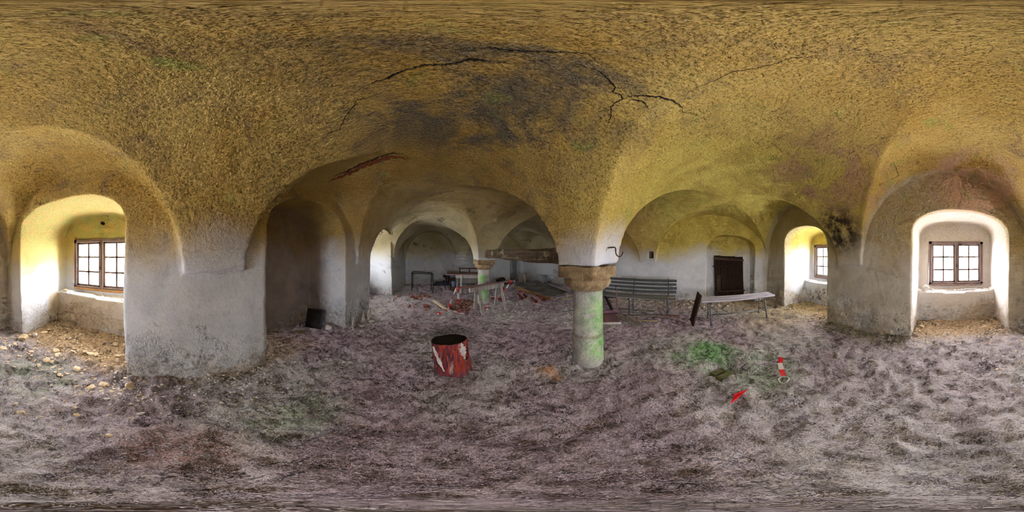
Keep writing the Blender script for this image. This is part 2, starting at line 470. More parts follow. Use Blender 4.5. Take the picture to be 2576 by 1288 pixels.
def plank(b, p0, p1, w, t, up=(0, 0, 1), segs=8, wob=0.004, taper=1.0, seed=0, bev=True, jag=0.0):
    """a sawn board from p0 to p1: w across, t thick along up, edges chamfered, slightly warped"""
    rnd = random.Random(seed)
    p0 = Vector(p0); p1 = Vector(p1); d = (p1 - p0); L = d.length; d.normalize()
    up = Vector(up); side = d.cross(up).normalized(); up = side.cross(d).normalized()
    c = min(t, w) * 0.14 if bev else 0
    prof = [(-w/2+c, -t/2), (w/2-c, -t/2), (w/2, -t/2+c), (w/2, t/2-c), (w/2-c, t/2), (-w/2+c, t/2), (-w/2, t/2-c), (-w/2, -t/2+c)]
    if not bev: prof = [(-w/2, -t/2), (w/2, -t/2), (w/2, t/2), (-w/2, t/2)]
    a1, a2 = rnd.uniform(0, 6), rnd.uniform(0, 6)
    rings = []
    for i in range(segs + 1):
        s = i / segs; k = 1 + (taper - 1) * s
        o = side * (wob * math.sin(a1 + 5 * s)) + up * (wob * math.sin(a2 + 4 * s))
        ring = []
        for (u, v) in prof:
            e = 0
            if jag and i in (0, segs): e = rnd.uniform(-jag, jag)
            ring.append(b.verts.new(p0 + d * (L * s + e) + o + side * (u * k + rnd.uniform(-wob, wob) * 0.25) + up * (v * k)))
        rings.append(ring)
    n = len(prof)
    for i in range(segs):
        for k in range(n):
            b.faces.new((rings[i][k], rings[i][(k+1) % n], rings[i+1][(k+1) % n], rings[i+1][k]))
    b.faces.new(rings[0][::-1]); b.faces.new(rings[-1])
    return b
def tube(b, pts, r, n=10, taper=None, close=False):
    pts = [Vector(p) for p in pts]
    rings = []
    prev = None
    m = len(pts)
    for i, p in enumerate(pts):
        if close: d = pts[(i+1) % m] - pts[i-1]
        else: d = (pts[min(i+1, m-1)] - pts[max(i-1, 0)])
        d.normalize()
        if prev is None:
            a = Vector((0, 0, 1)) if abs(d.z) < 0.9 else Vector((1, 0, 0))
            prev = d.cross(a).normalized()
        u = (prev - d * prev.dot(d)).normalized(); prev = u; w = d.cross(u)
        rr = r if taper is None else r * (1 + (taper - 1) * i / max(1, m - 1))
        rings.append([b.verts.new(p + u * math.cos(2*math.pi*k/n) * rr + w * math.sin(2*math.pi*k/n) * rr) for k in range(n)])
    for i in range(m if close else m - 1):
        A = rings[i]; B = rings[(i+1) % m]
        for k in range(n): b.faces.new((A[k], A[(k+1) % n], B[(k+1) % n], B[k]))
    if not close:
        b.faces.new(rings[0][::-1]); b.faces.new(rings[-1])
    return b
def lathe(b, c, prof, n=48, fn=None, cap=True):
    c = Vector(c); rings = []
    for (r, z) in prof:
        ring = []
        for k in range(n):
            a = 2 * math.pi * k / n
            rr = r * (fn(a, z) if fn else 1)
            ring.append(b.verts.new(c + Vector((math.cos(a) * rr, math.sin(a) * rr, z))))
        rings.append(ring)
    for i in range(len(rings) - 1):
        for k in range(n): b.faces.new((rings[i][k], rings[i][(k+1) % n], rings[i+1][(k+1) % n], rings[i+1][k]))
    if cap: b.faces.new(rings[0][::-1]); b.faces.new(rings[-1])
    return b
def rock(b, c, sx, sy, sz, seed, rot=0.0, sub=2, rough=0.28, flat=False):
    rnd = random.Random(seed)
    r = bmesh.ops.create_icosphere(b, subdivisions=sub, radius=1.0)
    ph = [rnd.uniform(0, 6) for _ in range(6)]
    cuts = [(Vector((rnd.gauss(0, 1), rnd.gauss(0, 1), rnd.gauss(0, 1))).normalized(), rnd.uniform(0.55, 0.85)) for _ in range(7)]
    R = Matrix.Rotation(rot, 3, 'Z') @ Matrix.Rotation(rnd.uniform(-0.2, 0.2), 3, 'X')
    for v in r['verts']:
        p = v.co.copy()
        for (n, d) in cuts:
            k = p.dot(n)
            if k > d: p -= n * (k - d)
        p *= 1 + rough * 0.4 * (math.sin(3*p.x + ph[0]) * math.sin(4*p.y + ph[1]) + 0.5 * math.sin(7*p.z + ph[2] + 3*p.x))
        v.co = Vector(c) + R @ Vector((p.x * sx, p.y * sy, p.z * sz))
    return b

# ---------------------------------------------------------------- the trodden earth floor
FOOT = []
rf = random.Random(21)
for _ in range(230):
    FOOT.append((rf.uniform(-1.5, 4.6), rf.uniform(-2.6, 6.5), rf.uniform(0.05, 0.085), rf.uniform(0.10, 0.16), rf.uniform(0, math.pi), rf.uniform(0.012, 0.032)))
def floor_h(x, y):
    x = np.asarray(x, dtype=np.float64); y = np.asarray(y, dtype=np.float64); o = np.zeros_like(x)
    wx = x + 0.08 * fbm(x, y, o, 2.0, 2, 70); wy = y + 0.08 * fbm(x, y, o, 2.0, 2, 71)
    far_ = 0.38 + 0.62 * sstep(3.0, 1.9, np.hypot(x, y))    # the ground is trodden flatter down the hall
    h = 0.020 * fbm(x, y, o, 0.9, 3, 40) + 0.050 * far_ * fbm(wx, wy, o, 4.2, 3, 41)
    rid = 1 - np.abs(fbm(wx, wy, o, 5.5, 3, 44)) * 3.0
    h -= 0.022 * np.clip(rid, 0, 1) ** 3 * sstep(-0.25, 0.15, fbm(x, y, o, 1.5, 2, 45))
    h += 0.011 * fbm(wx, wy, o, 13, 3, 43)
    clod = fbm(wx, wy, o, 8, 2, 48)
    h += far_ * (0.026 * sstep(0.12, 0.20, clod) - 0.022 * sstep(-0.12, -0.20, clod))
    cl2 = fbm(wx + 5, wy, o, 16, 2, 55)
    h += far_ * (0.012 * sstep(0.16, 0.26, cl2) - 0.012 * sstep(-0.16, -0.26, cl2)) * sstep(-0.3, 0.2, fbm(x, y, o, 2.2, 2, 57))
    for (fx, fy, a, b_, r, d) in FOOT:
        u = (x - fx) * math.cos(r) + (y - fy) * math.sin(r); v = -(x - fx) * math.sin(r) + (y - fy) * math.cos(r)
        q = (u / b_) ** 2 + (v / a) ** 2
        h += np.where(q < 2.2, -d * sstep(1.15, 0.35, q) + 0.28 * d * np.exp(-((q - 1.35) / 0.35) ** 2), 0)
    # heaped rubble and dust at the foot of the walls and in the window niches
    dr = xr(y) - x; dl = x - xl(y); db = y - YB
    h += 0.12 * sstep(0.85, -0.1, dr) * sstep(-2.0, -1.0, y) * sstep(4.0, 2.0, y)
    h += 0.045 * sstep(0.22, -0.1, dl) + 0.045 * sstep(0.25, -0.2, db)
    h += 0.03 * sstep(0.3, 0.0, np.hypot(np.maximum(np.abs(x + 1.6) - 0.2, 0), y - 2.75))
    # a little dug pit behind the trestle with the spoil beside it, and the small brick-lined hole
    h -= 0.20 * sstep(0.42, 0.18, np.hypot((x - 0.78) / 1.3, y - 4.55)) 
    h += 0.10 * sstep(0.4, 0.0, np.hypot((x - 1.12) / 1.1, y - 4.78))
    u = (x - 1.66) * 0.9 + (y + 0.42) * 0.44; v = -(x - 1.66) * 0.44 + (y + 0.42) * 0.9
    h -= 0.07 * sstep(1.15, 0.85, np.maximum(np.abs(u) / 0.13, np.abs(v) / 0.17))
    return h
def fz(x, y): return float(floor_h(np.array([x]), np.array([y]))[0])

def earth():
    m = NT('trodden_earth')
    P = m.g.outputs['Position']
    big = m.noise(0.7, 4, 0.5); mid = m.noise(3.2, 6, 0.65, 0.5); fine = m.noise(22, 6, 0.7); grit = m.noise(90, 3, 0.7)
    c = m.mix(m.ss(mid, 0.3, 0.7), (0.20, 0.145, 0.155), (0.375, 0.295, 0.308))
    c = m.mix(m.ss(big, 0.42, 0.62), c, m.mix(m.ss(mid, 0.35, 0.65), (0.27, 0.25, 0.225), (0.44, 0.41, 0.38)))
    # pale grey-lilac dust before the back wall
    pale = m.math('MULTIPLY', m.ss(m.Y, 0.8, -1.4), m.ss(m.X, 2.2, 0.6))
    c = m.mix(m.math('MULTIPLY', pale, 0.6), c, m.mix(m.ss(mid, 0.3, 0.7), (0.36, 0.32, 0.33), (0.56, 0.52, 0.51)))
    # lime dust along the left wall
    lime = m.math('MULTIPLY', m.ss(m.math('SUBTRACT', m.X, m.math('MULTIPLY', m.Y, 0.055)), -0.5, -1.35), m.ss(m.Y, 2.6, 3.4))
    c = m.mix(m.math('MULTIPLY', lime, 0.6), c, (0.56, 0.52, 0.50))
    # crumbled ochre plaster in the niches and along the walls
    wl = m.ss(m.math('ADD', m.math('SUBTRACT', m.X, m.math('MULTIPLY', m.Y, 0.055)), m.math('MULTIPLY', mid, 0.4)), -1.20, -1.5)
    wlk = m.math('MULTIPLY', wl, m.ss(m.Y, 2.2, 0.8))
    wb2 = m.ss(m.math('ADD', m.Y, m.math('MULTIPLY', mid, 0.5)), -2.15, -2.6)
    och = m.math('MAXIMUM', wlk, wb2)
    oc = m.mix(m.ss(fine, 0.35, 0.65), (0.30, 0.175, 0.06), (0.60, 0.43, 0.22))
    c = m.mix(m.math('MULTIPLY', och, 0.85), c, oc)
    rb = m.math('MULTIPLY', m.ss(m.math('SUBTRACT', m.X, m.math('MULTIPLY', m.Y, 0.083)), 3.75, 4.6), m.ss(m.Y, 5, 3))
    c = m.mix(m.math('MULTIPLY', rb, 0.7), c, m.mix(m.ss(fine, 0.4, 0.6), (0.22, 0.15, 0.11), (0.55, 0.44, 0.34)))
    # yellowish earth towards the window of the right aisle
    ye = m.math('MULTIPLY', m.ss(m.X, 1.9, 3.2), m.ss(m.Y, -0.6, -1.9))
    c = m.mix(m.math('MULTIPLY', ye, 0.6), c, m.mix(m.ss(mid, 0.4, 0.65), (0.24, 0.19, 0.07), (0.52, 0.40, 0.16)))
    # darker ground down the hall
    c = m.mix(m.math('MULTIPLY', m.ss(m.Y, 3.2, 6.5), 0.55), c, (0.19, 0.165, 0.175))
    # rust-red spoil, terracotta stains
    red = m.math('MAXIMUM', m.blob(1.0, 4.7, 0.05, 0.65), m.math('MULTIPLY', m.blob(-0.62, 0.05, 0, 0.36), 0.6))
    c = m.mix(m.math('MULTIPLY', red, m.ss(fine, 0.35, 0.55)), c, (0.22, 0.09, 0.05))
    c = m.mix(m.math('MULTIPLY', m.blob(1.13, 1.19, 0, 0.22), m.ss(mid, 0.4, 0.6)), c, (0.45, 0.24, 0.12))
    # green algae: a patch under the right aisle, thinner ones elsewhere
    gr = m.math('MAXIMUM', m.blob(2.15, -0.30, 0, 0.62), m.math('MAXIMUM', m.math('MULTIPLY', m.blob(1.55, -0.75, 0, 0.7), 0.45), m.math('MULTIPLY', m.blob(-0.78, 0.72, 0, 0.55), 0.4)))
    gr = m.math('MAXIMUM', gr, m.math('MULTIPLY', m.blob(-1.1, -1.2, 0, 0.6), 0.35))
    gr = m.math('MULTIPLY', gr, m.math('MULTIPLY', m.ss(m.noise(2.6, 6, 0.7, 0.8, None, '4D', 2.0), 0.40, 0.58), m.ss(m.noise(14, 5, 0.7, 0.6), 0.30, 0.56)))
    gr = m.math('MAXIMUM', gr, m.math('MULTIPLY', m.blob(2.18, -0.35, 0, 0.42), m.ss(m.noise(5, 5, 0.7, 0.8, None, '4D', 1.0), 0.34, 0.50)))
    c = m.mix(m.math('MULTIPLY', gr, 0.9), c, m.mix(m.ss(fine, 0.35, 0.65), (0.04, 0.20, 0.04), (0.20, 0.44, 0.13)))
    moss_shade = m.math('MULTIPLY', m.math('MULTIPLY', m.ss(m.Y, -2.0, -2.45), m.math('MULTIPLY', m.ss(m.X, 0.35, 0.6), m.ss(m.X, 2.35, 2.1))), m.ss(m.noise(5, 5, 0.7, 0.5), 0.30, 0.52))  # olive moss before the back pier, the shadow there painted in with it
    c = m.mix(m.math('MULTIPLY', moss_shade, 0.85), c, m.mix(m.ss(fine, 0.4, 0.6), (0.05, 0.045, 0.015), (0.19, 0.17, 0.07)))
    # dark spot beyond the stump
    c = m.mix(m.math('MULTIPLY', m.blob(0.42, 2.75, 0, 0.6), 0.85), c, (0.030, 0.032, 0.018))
    cr = m.noise(6.5, 8, 0.72, 0.9, None, '4D', 3.0)
    c = m.mix(m.math('MULTIPLY', m.ss(cr, 0.46, 0.36), 0.85), c, m.mix(0.75, c, (0.035, 0.025, 0.03)))
    c = m.mix(m.math('MULTIPLY', m.ss(fine, 0.46, 0.30), 0.6), c, m.mix(0.7, c, (0.03, 0.02, 0.02)))
    rl = m.math('ABSOLUTE', m.math('SUBTRACT', m.noise(2.1, 9, 0.70, 0.6, None, '4D', 8.0), 0.5))
    line = m.math('MULTIPLY', m.ss(rl, 0.014, 0.002), m.ss(m.noise(1.6, 4, 0.6, 0, None, '4D', 5.0), 0.50, 0.60))
    c = m.mix(m.math('MULTIPLY', line, 0.9), c, (0.03, 0.022, 0.025))
    c = m.mix(m.math('MULTIPLY', m.ss(grit, 0.46, 0.36), 0.65), c, m.mix(0.75, c, (0.03, 0.02, 0.02)))
    c = m.mix(m.math('MULTIPLY', m.ss(grit, 0.55, 0.68), 0.45), c, (0.78, 0.72, 0.70))
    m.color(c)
    m.b.inputs['Roughness'].default_value = 0.85
    wv = m.noise(9, 7, 0.72, 1.2)
    n = m.bump(wv, 0.075, 1.0)
    n = m.bump(m.ss(cr, 0.30, 0.46), 0.03, 0.9, n)
    n = m.bump(fine, 0.028, 0.9, n)
    m.bump(grit, 0.009, 0.8, n)
    return m.m
M['earth'] = earth()
gx = np.arange(-2.95, 6.4, 0.0225); gy = np.arange(-3.85, 9.25, 0.0225)
GX, GY = np.meshgrid(gx, gy, indexing='ij')
GZ = floor_h(GX, GY)
FV = np.stack([GX.ravel(), GY.ravel(), GZ.ravel()], 1)
ii = np.arange(len(gx) * len(gy)).reshape(len(gx), len(gy))
FQ = np.stack([ii[:-1, :-1].ravel(), ii[1:, :-1].ravel(), ii[1:, 1:].ravel(), ii[:-1, 1:].ravel()], 1)
# keep only floor that lies within the walls and niches
fc = FV[FQ].mean(1); fx, fy = fc[:, 0], fc[:, 1]
keep = (fx > xl(fy) - 0.1) & (fx < xr(fy) + 0.1) & (fy > YB - 0.1) & (fy < YF + 0.1)
for (w, c, hw, zs, rise, dp, de, win) in NICHES:
    if w == 'L': keep |= (np.abs(fy - c) < hw + 0.08) & (fx < xl(fy)) & (fx > xl(fy) - dp - 0.08)
    elif w == 'B': keep |= (np.abs(fx - c) < hw + 0.08) & (fy < YB) & (fy > YB - dp - 0.08)
    else: keep |= (np.abs(fy - c) < hw + 0.08) & (fx > xr(fy)) & (fx < xr(fy) + dp + 0.08)
keep |= (np.abs(fy - 5.3) < 1.42) & (fx > xr(fy)) & (fx < xr(fy) + 0.78)
keep |= (np.abs(fx - 4.98) < 0.42) & (fy > YF)
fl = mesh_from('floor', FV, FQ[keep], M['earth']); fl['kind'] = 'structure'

# ---------------------------------------------------------------- daylight openings: one portal per window
def portal(loc, rz, w=1.24, h=1.0):
    L = bpy.data.lights.new('window_daylight', 'AREA'); L.shape = 'RECTANGLE'; L.size = w; L.size_y = h
    L.cycles.is_portal = True
    o = bpy.data.objects.new('window_daylight', L); COL.objects.link(o)
    o.location = loc; o.rotation_euler = (math.radians(90), 0, rz)

# ---------------------------------------------------------------- materials for things
def wood(name, a, b_, grain=(1.5, 40, 40), dark=0.35, bump=0.006, spec=0.2, rough=0.8, extra=None):
    m = NT(name)
    v = m.obj()
    g = m.noise(1.0, 6, 0.65, 0.6, m.scale(*grain, src=v)); s = m.noise(5, 5, 0.65, 0.4, v)
    c = m.mix(m.ss(g, 0.3, 0.7), a, b_)
    c = m.mix(m.math('MULTIPLY', m.ss(s, 0.5, 0.75), dark), c, tuple(q * 0.25 for q in a))
    if extra: c = m.mix(m.ss(m.noise(extra[1], 5, 0.65, 0.3, v), extra[2], extra[3]), c, extra[0])
    m.color(c); m.b.inputs['Roughness'].default_value = rough; m.b.inputs['Specular IOR Level'].default_value = spec
    m.bump(g, bump, 0.9)
    return m.m
def plain(name, a, b_=None, sc=8, rough=0.8, metal=0.0, bump=0.003, spec=0.3, lo=0.35, hi=0.65):
    m = NT(name)
    n = m.noise(sc, 6, 0.65, 0.3, m.obj())
    m.color(m.mix(m.ss(n, lo, hi), a, b_ if b_ else tuple(q * 0.6 for q in a)))
    m.b.inputs['Roughness'].default_value = rough; m.b.inputs['Metallic'].default_value = metal; m.b.inputs['Specular IOR Level'].default_value = spec
    m.bump(m.noise(sc * 3, 5, 0.7, 0, m.obj()), bump, 0.8)
    return m.m
M['iron'] = plain('rusty_iron', (0.045, 0.035, 0.03), (0.13, 0.06, 0.03), 20, 0.75, 0.3)
M['frame'] = wood('weathered_window_wood', (0.17, 0.12, 0.11), (0.30, 0.22, 0.19), (30, 30, 2))
M['sillwood'] = wood('orange_sill_wood', (0.34, 0.17, 0.06), (0.5, 0.28, 0.12), (3, 30, 30))
M['greyslat'] = wood('dark_painted_slat', (0.045, 0.052, 0.055), (0.11, 0.12, 0.125), (60, 1.5, 60), 0.3, 0.003, 0.4, 0.6)
M['seatslat'] = wood('grey_worn_slat', (0.17, 0.175, 0.18), (0.33, 0.335, 0.34), (60, 1.5, 60), 0.5, 0.003, 0.4, 0.6)
M['lilacslat'] = wood('pale_lilac_slat', (0.42, 0.40, 0.50), (0.66, 0.63, 0.74), (60, 1.5, 60), 0.2, 0.002, 0.5, 0.45)
M['steel'] = plain('dull_steel_tube', (0.13, 0.14, 0.16), (0.26, 0.27, 0.29), 12, 0.45, 0.6, 0.001)
M['black_steel'] = plain('black_steel', (0.015, 0.014, 0.015), (0.04, 0.035, 0.035), 12, 0.6, 0.2, 0.001)
M['oldgrey'] = wood('silver_grey_wood', (0.30, 0.28, 0.25), (0.55, 0.52, 0.47), (40, 40, 2))
M['plankgrey'] = wood('silver_grey_plank', (0.22, 0.205, 0.185), (0.46, 0.43, 0.39), (12, 12, 12), 0.5)
M['palewood'] = wood('pale_split_wood', (0.62, 0.50, 0.30), (0.80, 0.70, 0.48), (12, 12, 12), 0.1)
M['pinkwood'] = wood('pinkish_plank', (0.26, 0.15, 0.13), (0.42, 0.28, 0.25), (12, 12, 12), 0.3)
M['purple'] = wood('plum_lacquer', (0.22, 0.11, 0.15), (0.34, 0.19, 0.24), (8, 8, 8), 0.3, 0.001, 0.5, 0.45)
M['doorwood'] = wood('charred_looking_door_wood', (0.012, 0.007, 0.005), (0.045, 0.024, 0.017), (40, 40, 2), 0.5, 0.006)
M['doorledge'] = wood('worn_door_ledge', (0.040, 0.026, 0.018), (0.11, 0.075, 0.055), (40, 2, 40), 0.5, 0.006)
M['darkboard'] = wood('dark_brown_board', (0.04, 0.022, 0.016), (0.11, 0.06, 0.045), (40, 40, 2), 0.4)
M['beam'] = wood('rotten_oak_beam', (0.07, 0.048, 0.030), (0.22, 0.155, 0.10), (30, 1.6, 30), 0.7, 0.012, extra=((0.42, 0.42, 0.25), 4, 0.54, 0.66))
M['clay'] = plain('terracotta', (0.42, 0.13, 0.08), (0.30, 0.085, 0.055), 14, 0.8)
M['brick'] = plain('old_brick', (0.36, 0.12, 0.075), (0.17, 0.085, 0.07), 22, 0.9, 0, 0.010)
M['stone'] = plain('lime_stone', (0.66, 0.60, 0.50), (0.42, 0.35, 0.27), 14, 0.9, 0, 0.008)
M['flake'] = plain('plaster_flake', (0.72, 0.62, 0.46), (0.52, 0.36, 0.18), 12, 0.9, 0, 0.004)
M['whitestone'] = plain('white_plaster_lump', (0.82, 0.80, 0.76), (0.6, 0.57, 0.52), 12, 0.9, 0, 0.004)
M['slab'] = plain('grey_slab', (0.30, 0.30, 0.29), (0.14, 0.12, 0.12), 3, 0.9, 0, 0.01)
M['red'] = plain('red_tape', (0.80, 0.02, 0.02), (0.65, 0.02, 0.03), 6, 0.5, 0, 0.0)
M['white'] = plain('white_tape', (0.85, 0.84, 0.84), (0.7, 0.69, 0.7), 6, 0.5, 0, 0.0)
M['blue'] = plain('faded_blue_plastic', (0.20, 0.25, 0.42), (0.14, 0.17, 0.30), 6, 0.5, 0, 0.0)
M['bluegrey'] = plain('blue_grey_board', (0.10, 0.105, 0.17), (0.055, 0.06, 0.09), 6, 0.7, 0, 0.0)
M['crack'] = plain('crack_black', (0.012, 0.010, 0.010), (0.03, 0.025, 0.02), 20, 1.0, 0, 0.0)
M['torn'] = plain('torn_brickwork', (0.42, 0.13, 0.05), (0.22, 0.08, 0.04), 30, 1.0, 0, 0.01)
M['leaf'] = plain('yellow_leaf', (0.5, 0.5, 0.12), (0.35, 0.32, 0.1), 9, 0.7, 0, 0.0)

def column_stone():
    m = NT('column_sandstone')
    n = m.noise(5, 6, 0.65, 0.4); f = m.noise(40, 5, 0.7)
    c = m.mix(m.ss(n, 0.3, 0.7), (0.36, 0.345, 0.32), (0.60, 0.585, 0.55))
    g1 = m.math('MAXIMUM', m.blob(1.70, 0.90, 0.30, 0.34), m.blob(1.80, 0.92, 0.75, 0.46))
    g2 = m.math('MAXIMUM', m.blob(1.62, 4.46, 0.32, 0.26), m.blob(1.56, 4.50, 0.78, 0.20))
    g = m.math('MULTIPLY', m.math('MAXIMUM', g1, g2), m.ss(m.noise(7, 5, 0.6, 0.8, None, '4D', 3.3), 0.30, 0.48))
    c = m.mix(m.math('MULTIPLY', g, 0.8), c, m.mix(m.ss(n, 0.3, 0.7), (0.12, 0.42, 0.07), (0.45, 0.66, 0.28)))
    ring = m.math('MULTIPLY', m.ss(m.Z, 0.42, 0.445), m.ss(m.Z, 0.50, 0.46))
    c = m.mix(m.math('MULTIPLY', ring, 0.5), c, (0.22, 0.15, 0.09))
    c = m.mix(m.math('MULTIPLY', m.ss(f, 0.45, 0.28), 0.5), c, (0.10, 0.08, 0.06))
    m.color(c)
    k = m.bump(f, 0.012, 0.9); m.bump(n, 0.03, 0.6, k)
    return m.m
def cap_stone():
    m = NT('capital_sandstone')
    n = m.noise(6, 6, 0.65, 0.6); f = m.noise(45, 5, 0.7)
    c = m.mix(m.ss(n, 0.3, 0.65), (0.26, 0.16, 0.085), (0.46, 0.35, 0.20))
    c = m.mix(m.math('MULTIPLY', m.ss(n, 0.55, 0.7), 0.6), c, (0.62, 0.54, 0.34))
    c = m.mix(m.math('MULTIPLY', m.ss(f, 0.45, 0.28), 0.5), c, (0.08, 0.05, 0.03))
    m.color(c)
    k = m.bump(f, 0.014, 0.9); m.bump(n, 0.03, 0.7, k)
    return m.m
M['col'] = column_stone(); M['cap'] = cap_stone()

# ---------------------------------------------------------------- columns
def column(cx_, cy_, label, seed):
    t = Thing('stone_column', (cx_, cy_, fz(cx_, cy_) - 0.02), label, 'column')
    r = random.Random(seed); a0 = r.uniform(0, 6)
    b = lathe(BM(), (cx_, cy_, 0), [(0.16, -0.08), (0.192, -0.03), (0.196, 0.03), (0.191, 0.10), (0.190, 0.3), (0.187, 0.46), (0.184, 0.47), (0.182, 0.7), (0.176, 1.0), (0.175, 1.07)],
              64, lambda a, z: 1 + 0.012 * math.sin(2*a + a0 + 3*z) + 0.006 * math.sin(5*a + 7*z))
    t.part('shaft', b, M['col'], True)
    b = lathe(BM(), (cx_, cy_, 0), [(0.172, 1.045), (0.20, 1.05), (0.215, 1.062), (0.225, 1.075), (0.262, 1.10), (0.280, 1.135), (0.282, 1.165), (0.265, 1.19), (0.25, 1.205)],
              64, lambda a, z: 1 + 0.012 * math.sin(3*a + a0) + 0.008 * math.sin(7*a + 20*z))
    t.part('capital', b, M['cap'], True)
    b = BM()
    bmesh.ops.create_grid(b, x_segments=2, y_segments=2, size=0.5); b.clear()
    box(b, cx_-0.272, cx_+0.272, cy_-0.272, cy_+0.272, 1.198, 1.335)
    bmesh.ops.subdivide_edges(b, edges=b.edges[:], cuts=14, use_grid_fill=True)
    for v in b.verts:
        d = v.co - Vector((cx_, cy_, 1.266))
        c_ = max(abs(d.x), abs(d.y)); m2 = min(abs(d.x), abs(d.y))
        chip = 0.018 * max(0, (m2 - 0.215) / 0.057) ** 1.5
        n_ = 0.006 * math.sin(9*d.x + 14*d.y + a0) * math.sin(17*d.z*3 + 8*d.x)
        top = 0.010 * math.sin(23*d.x + a0) * math.sin(19*d.y + 1) * (1 if d.z > 0.05 else 0)
        v.co.x -= math.copysign(chip, d.x) - n_; v.co.y -= math.copysign(chip, d.y) - n_; v.co.z += top
    t.part('abacus', b, M['cap'])
    return t
column(1.66, 1.09, 'stocky round sandstone column close by, green algae bands on its shaft, iron hook above', 1)
column(1.70, 4.65, 'round sandstone column farther down the hall, behind the trestle', 2)

# ---------------------------------------------------------------- windows
def glass():
    m = bpy.data.materials.new('dusty_window_glass'); m.use_nodes = True
    t = m.node_tree; t.nodes.clear()
    o = t.nodes.new('ShaderNodeOutputMaterial'); mx = t.nodes.new('ShaderNodeMixShader'); tr = t.nodes.new('ShaderNodeBsdfTransparent')
    tl = t.nodes.new('ShaderNodeBsdfTranslucent'); mx2 = t.nodes.new('ShaderNodeMixShader'); gl = t.nodes.new('ShaderNodeBsdfGlossy')
    gl.inputs['Roughness'].default_value = 0.15; tl.inputs['Color'].default_value = (0.9, 0.9, 0.9, 1); tr.inputs['Color'].default_value = (0.96, 0.97, 0.96, 1)
    no = t.nodes.new('ShaderNodeTexNoise'); no.inputs['Scale'].default_value = 9; no.inputs['Detail'].default_value = 6
    mr = t.nodes.new('ShaderNodeMapRange'); mr.inputs[1].default_value = 0.35; mr.inputs[2].default_value = 0.75; mr.inputs[3].default_value = 0.08; mr.inputs[4].default_value = 0.35
    t.links.new(no.outputs['Fac'], mr.inputs[0]); t.links.new(mr.outputs[0], mx.inputs[0])
    t.links.new(tr.outputs[0], mx.inputs[1]); t.links.new(tl.outputs[0], mx.inputs[2])
    mx2.inputs[0].default_value = 0.05; t.links.new(mx.outputs[0], mx2.inputs[1]); t.links.new(gl.outputs[0], mx2.inputs[2])
    t.links.new(mx2.outputs[0], o.inputs[0])
    return m
M['glass'] = glass()

def window(n, w, c, de):
    if w == 'L': org = Vector((xl(c) - de, c, 0)); U = Vector((0, 1, 0)); O = Vector((-1, 0, 0))
    else: org = Vector((c, YB - de, 0)); U = Vector((1, 0, 0)); O = Vector((0, -1, 0))
    root = bpy.data.objects.new('window_%d' % n, None); COL.objects.link(root); root.location = org + Vector((0, 0, 0.8)); root['kind'] = 'structure'
    def bx(b, u0, u1, d0, d1, z0, z1, bev=0.004):
        p = org + U * u0 + O * d0; q = org + U * u1 + O * d1
        return box(b, min(p.x, q.x), max(p.x, q.x), min(p.y, q.y), max(p.y, q.y), z0, z1, bev)
    def part(name, b, mat, par=None):
        return link(name, b, mat, par or root, root.location)
    Z0_, Z1_ = WIN_Z0 - 0.01, WIN_Z1 + 0.01; hw = WIN_HW + 0.01
    b = BM()
    bx(b, -hw, -hw + 0.065, -0.03, 0.08, Z0_, Z1_); bx(b, hw - 0.065, hw, -0.03, 0.08, Z0_, Z1_)
    bx(b, -hw, hw, -0.03, 0.08, Z1_ - 0.06, Z1_); bx(b, -hw, hw, -0.03, 0.08, Z0_, Z0_ + 0.055)
    bx(b, -0.03, 0.03, -0.035, 0.07, Z0_, Z1_)
    part('window_frame', b, M['frame'])
    b = BM(); bx(b, -hw + 0.02, hw - 0.02, -0.05, -0.031, Z0_ - 0.02, Z0_ + 0.022); part('sill_board', b, M['sillwood'] if n == 1 else M['frame'])
    for s in (-1, 1):
        u0, u1 = sorted((s * 0.032, s * (hw - 0.067)))
        b = BM(); z0, z1 = Z0_ + 0.057, Z1_ - 0.062; fw = 0.036
        bx(b, u0, u0 + fw, 0, 0.04, z0, z1, 0.003); bx(b, u1 - fw, u1, 0, 0.04, z0, z1, 0.003)
        bx(b, u0, u1, 0, 0.04, z0, z0 + fw, 0.003); bx(b, u0, u1, 0, 0.04, z1 - fw, z1, 0.003)
        um = (u0 + u1) / 2; bx(b, um - 0.017, um + 0.017, 0.005, 0.035, z0, z1, 0.002)
        for k in (1, 2):
            zz = z0 + (z1 - z0) * k / 3; bx(b, u0, u1, 0.005, 0.035, zz - 0.016, zz + 0.016, 0.002)
        cs = part('casement', b, M['frame'])
        b = BM(); bx(b, u0 + 0.01, u1 - 0.01, 0.018, 0.021, z0 + 0.01, z1 - 0.01, 0); part('glass', b, M['glass'], cs)
    b = BM(); bx(b, -0.008, 0.008, -0.06, -0.03, 1.19, 1.27, 0.003); bx(b, -0.045, 0.008, -0.06, -0.048, 1.222, 1.238, 0.003); part('latch', b, M['iron'])
    b = BM()
    for k in range(6):
        u = -0.5 + k * 0.2; p = org + U * u + O * 0.30
        tube(b, [(p.x, p.y, WIN_Z0 - 0.02), (p.x, p.y, WIN_Z1 + 0.02)], 0.008, 6)
    for k in range(4):
        z = 0.95 + k * 0.22; p = org + U * (-0.63) + O * 0.30; q = org + U * 0.63 + O * 0.30
        tube(b, [(p.x, p.y, z), (q.x, q.y, z)], 0.008, 6)
    part('grille', b, M['iron'])
    p = org + O * 0.5
    portal((p.x, p.y, 1.285), {'L': math.radians(-90), 'B': math.radians(0)}[w])
k = 0
for (w, c, hw, zs, rise, dp, de, win) in NICHES:
    if win:
        k += 1; window(k, w, {-1.33: -1.27}.get(c, c - 0.02), de)

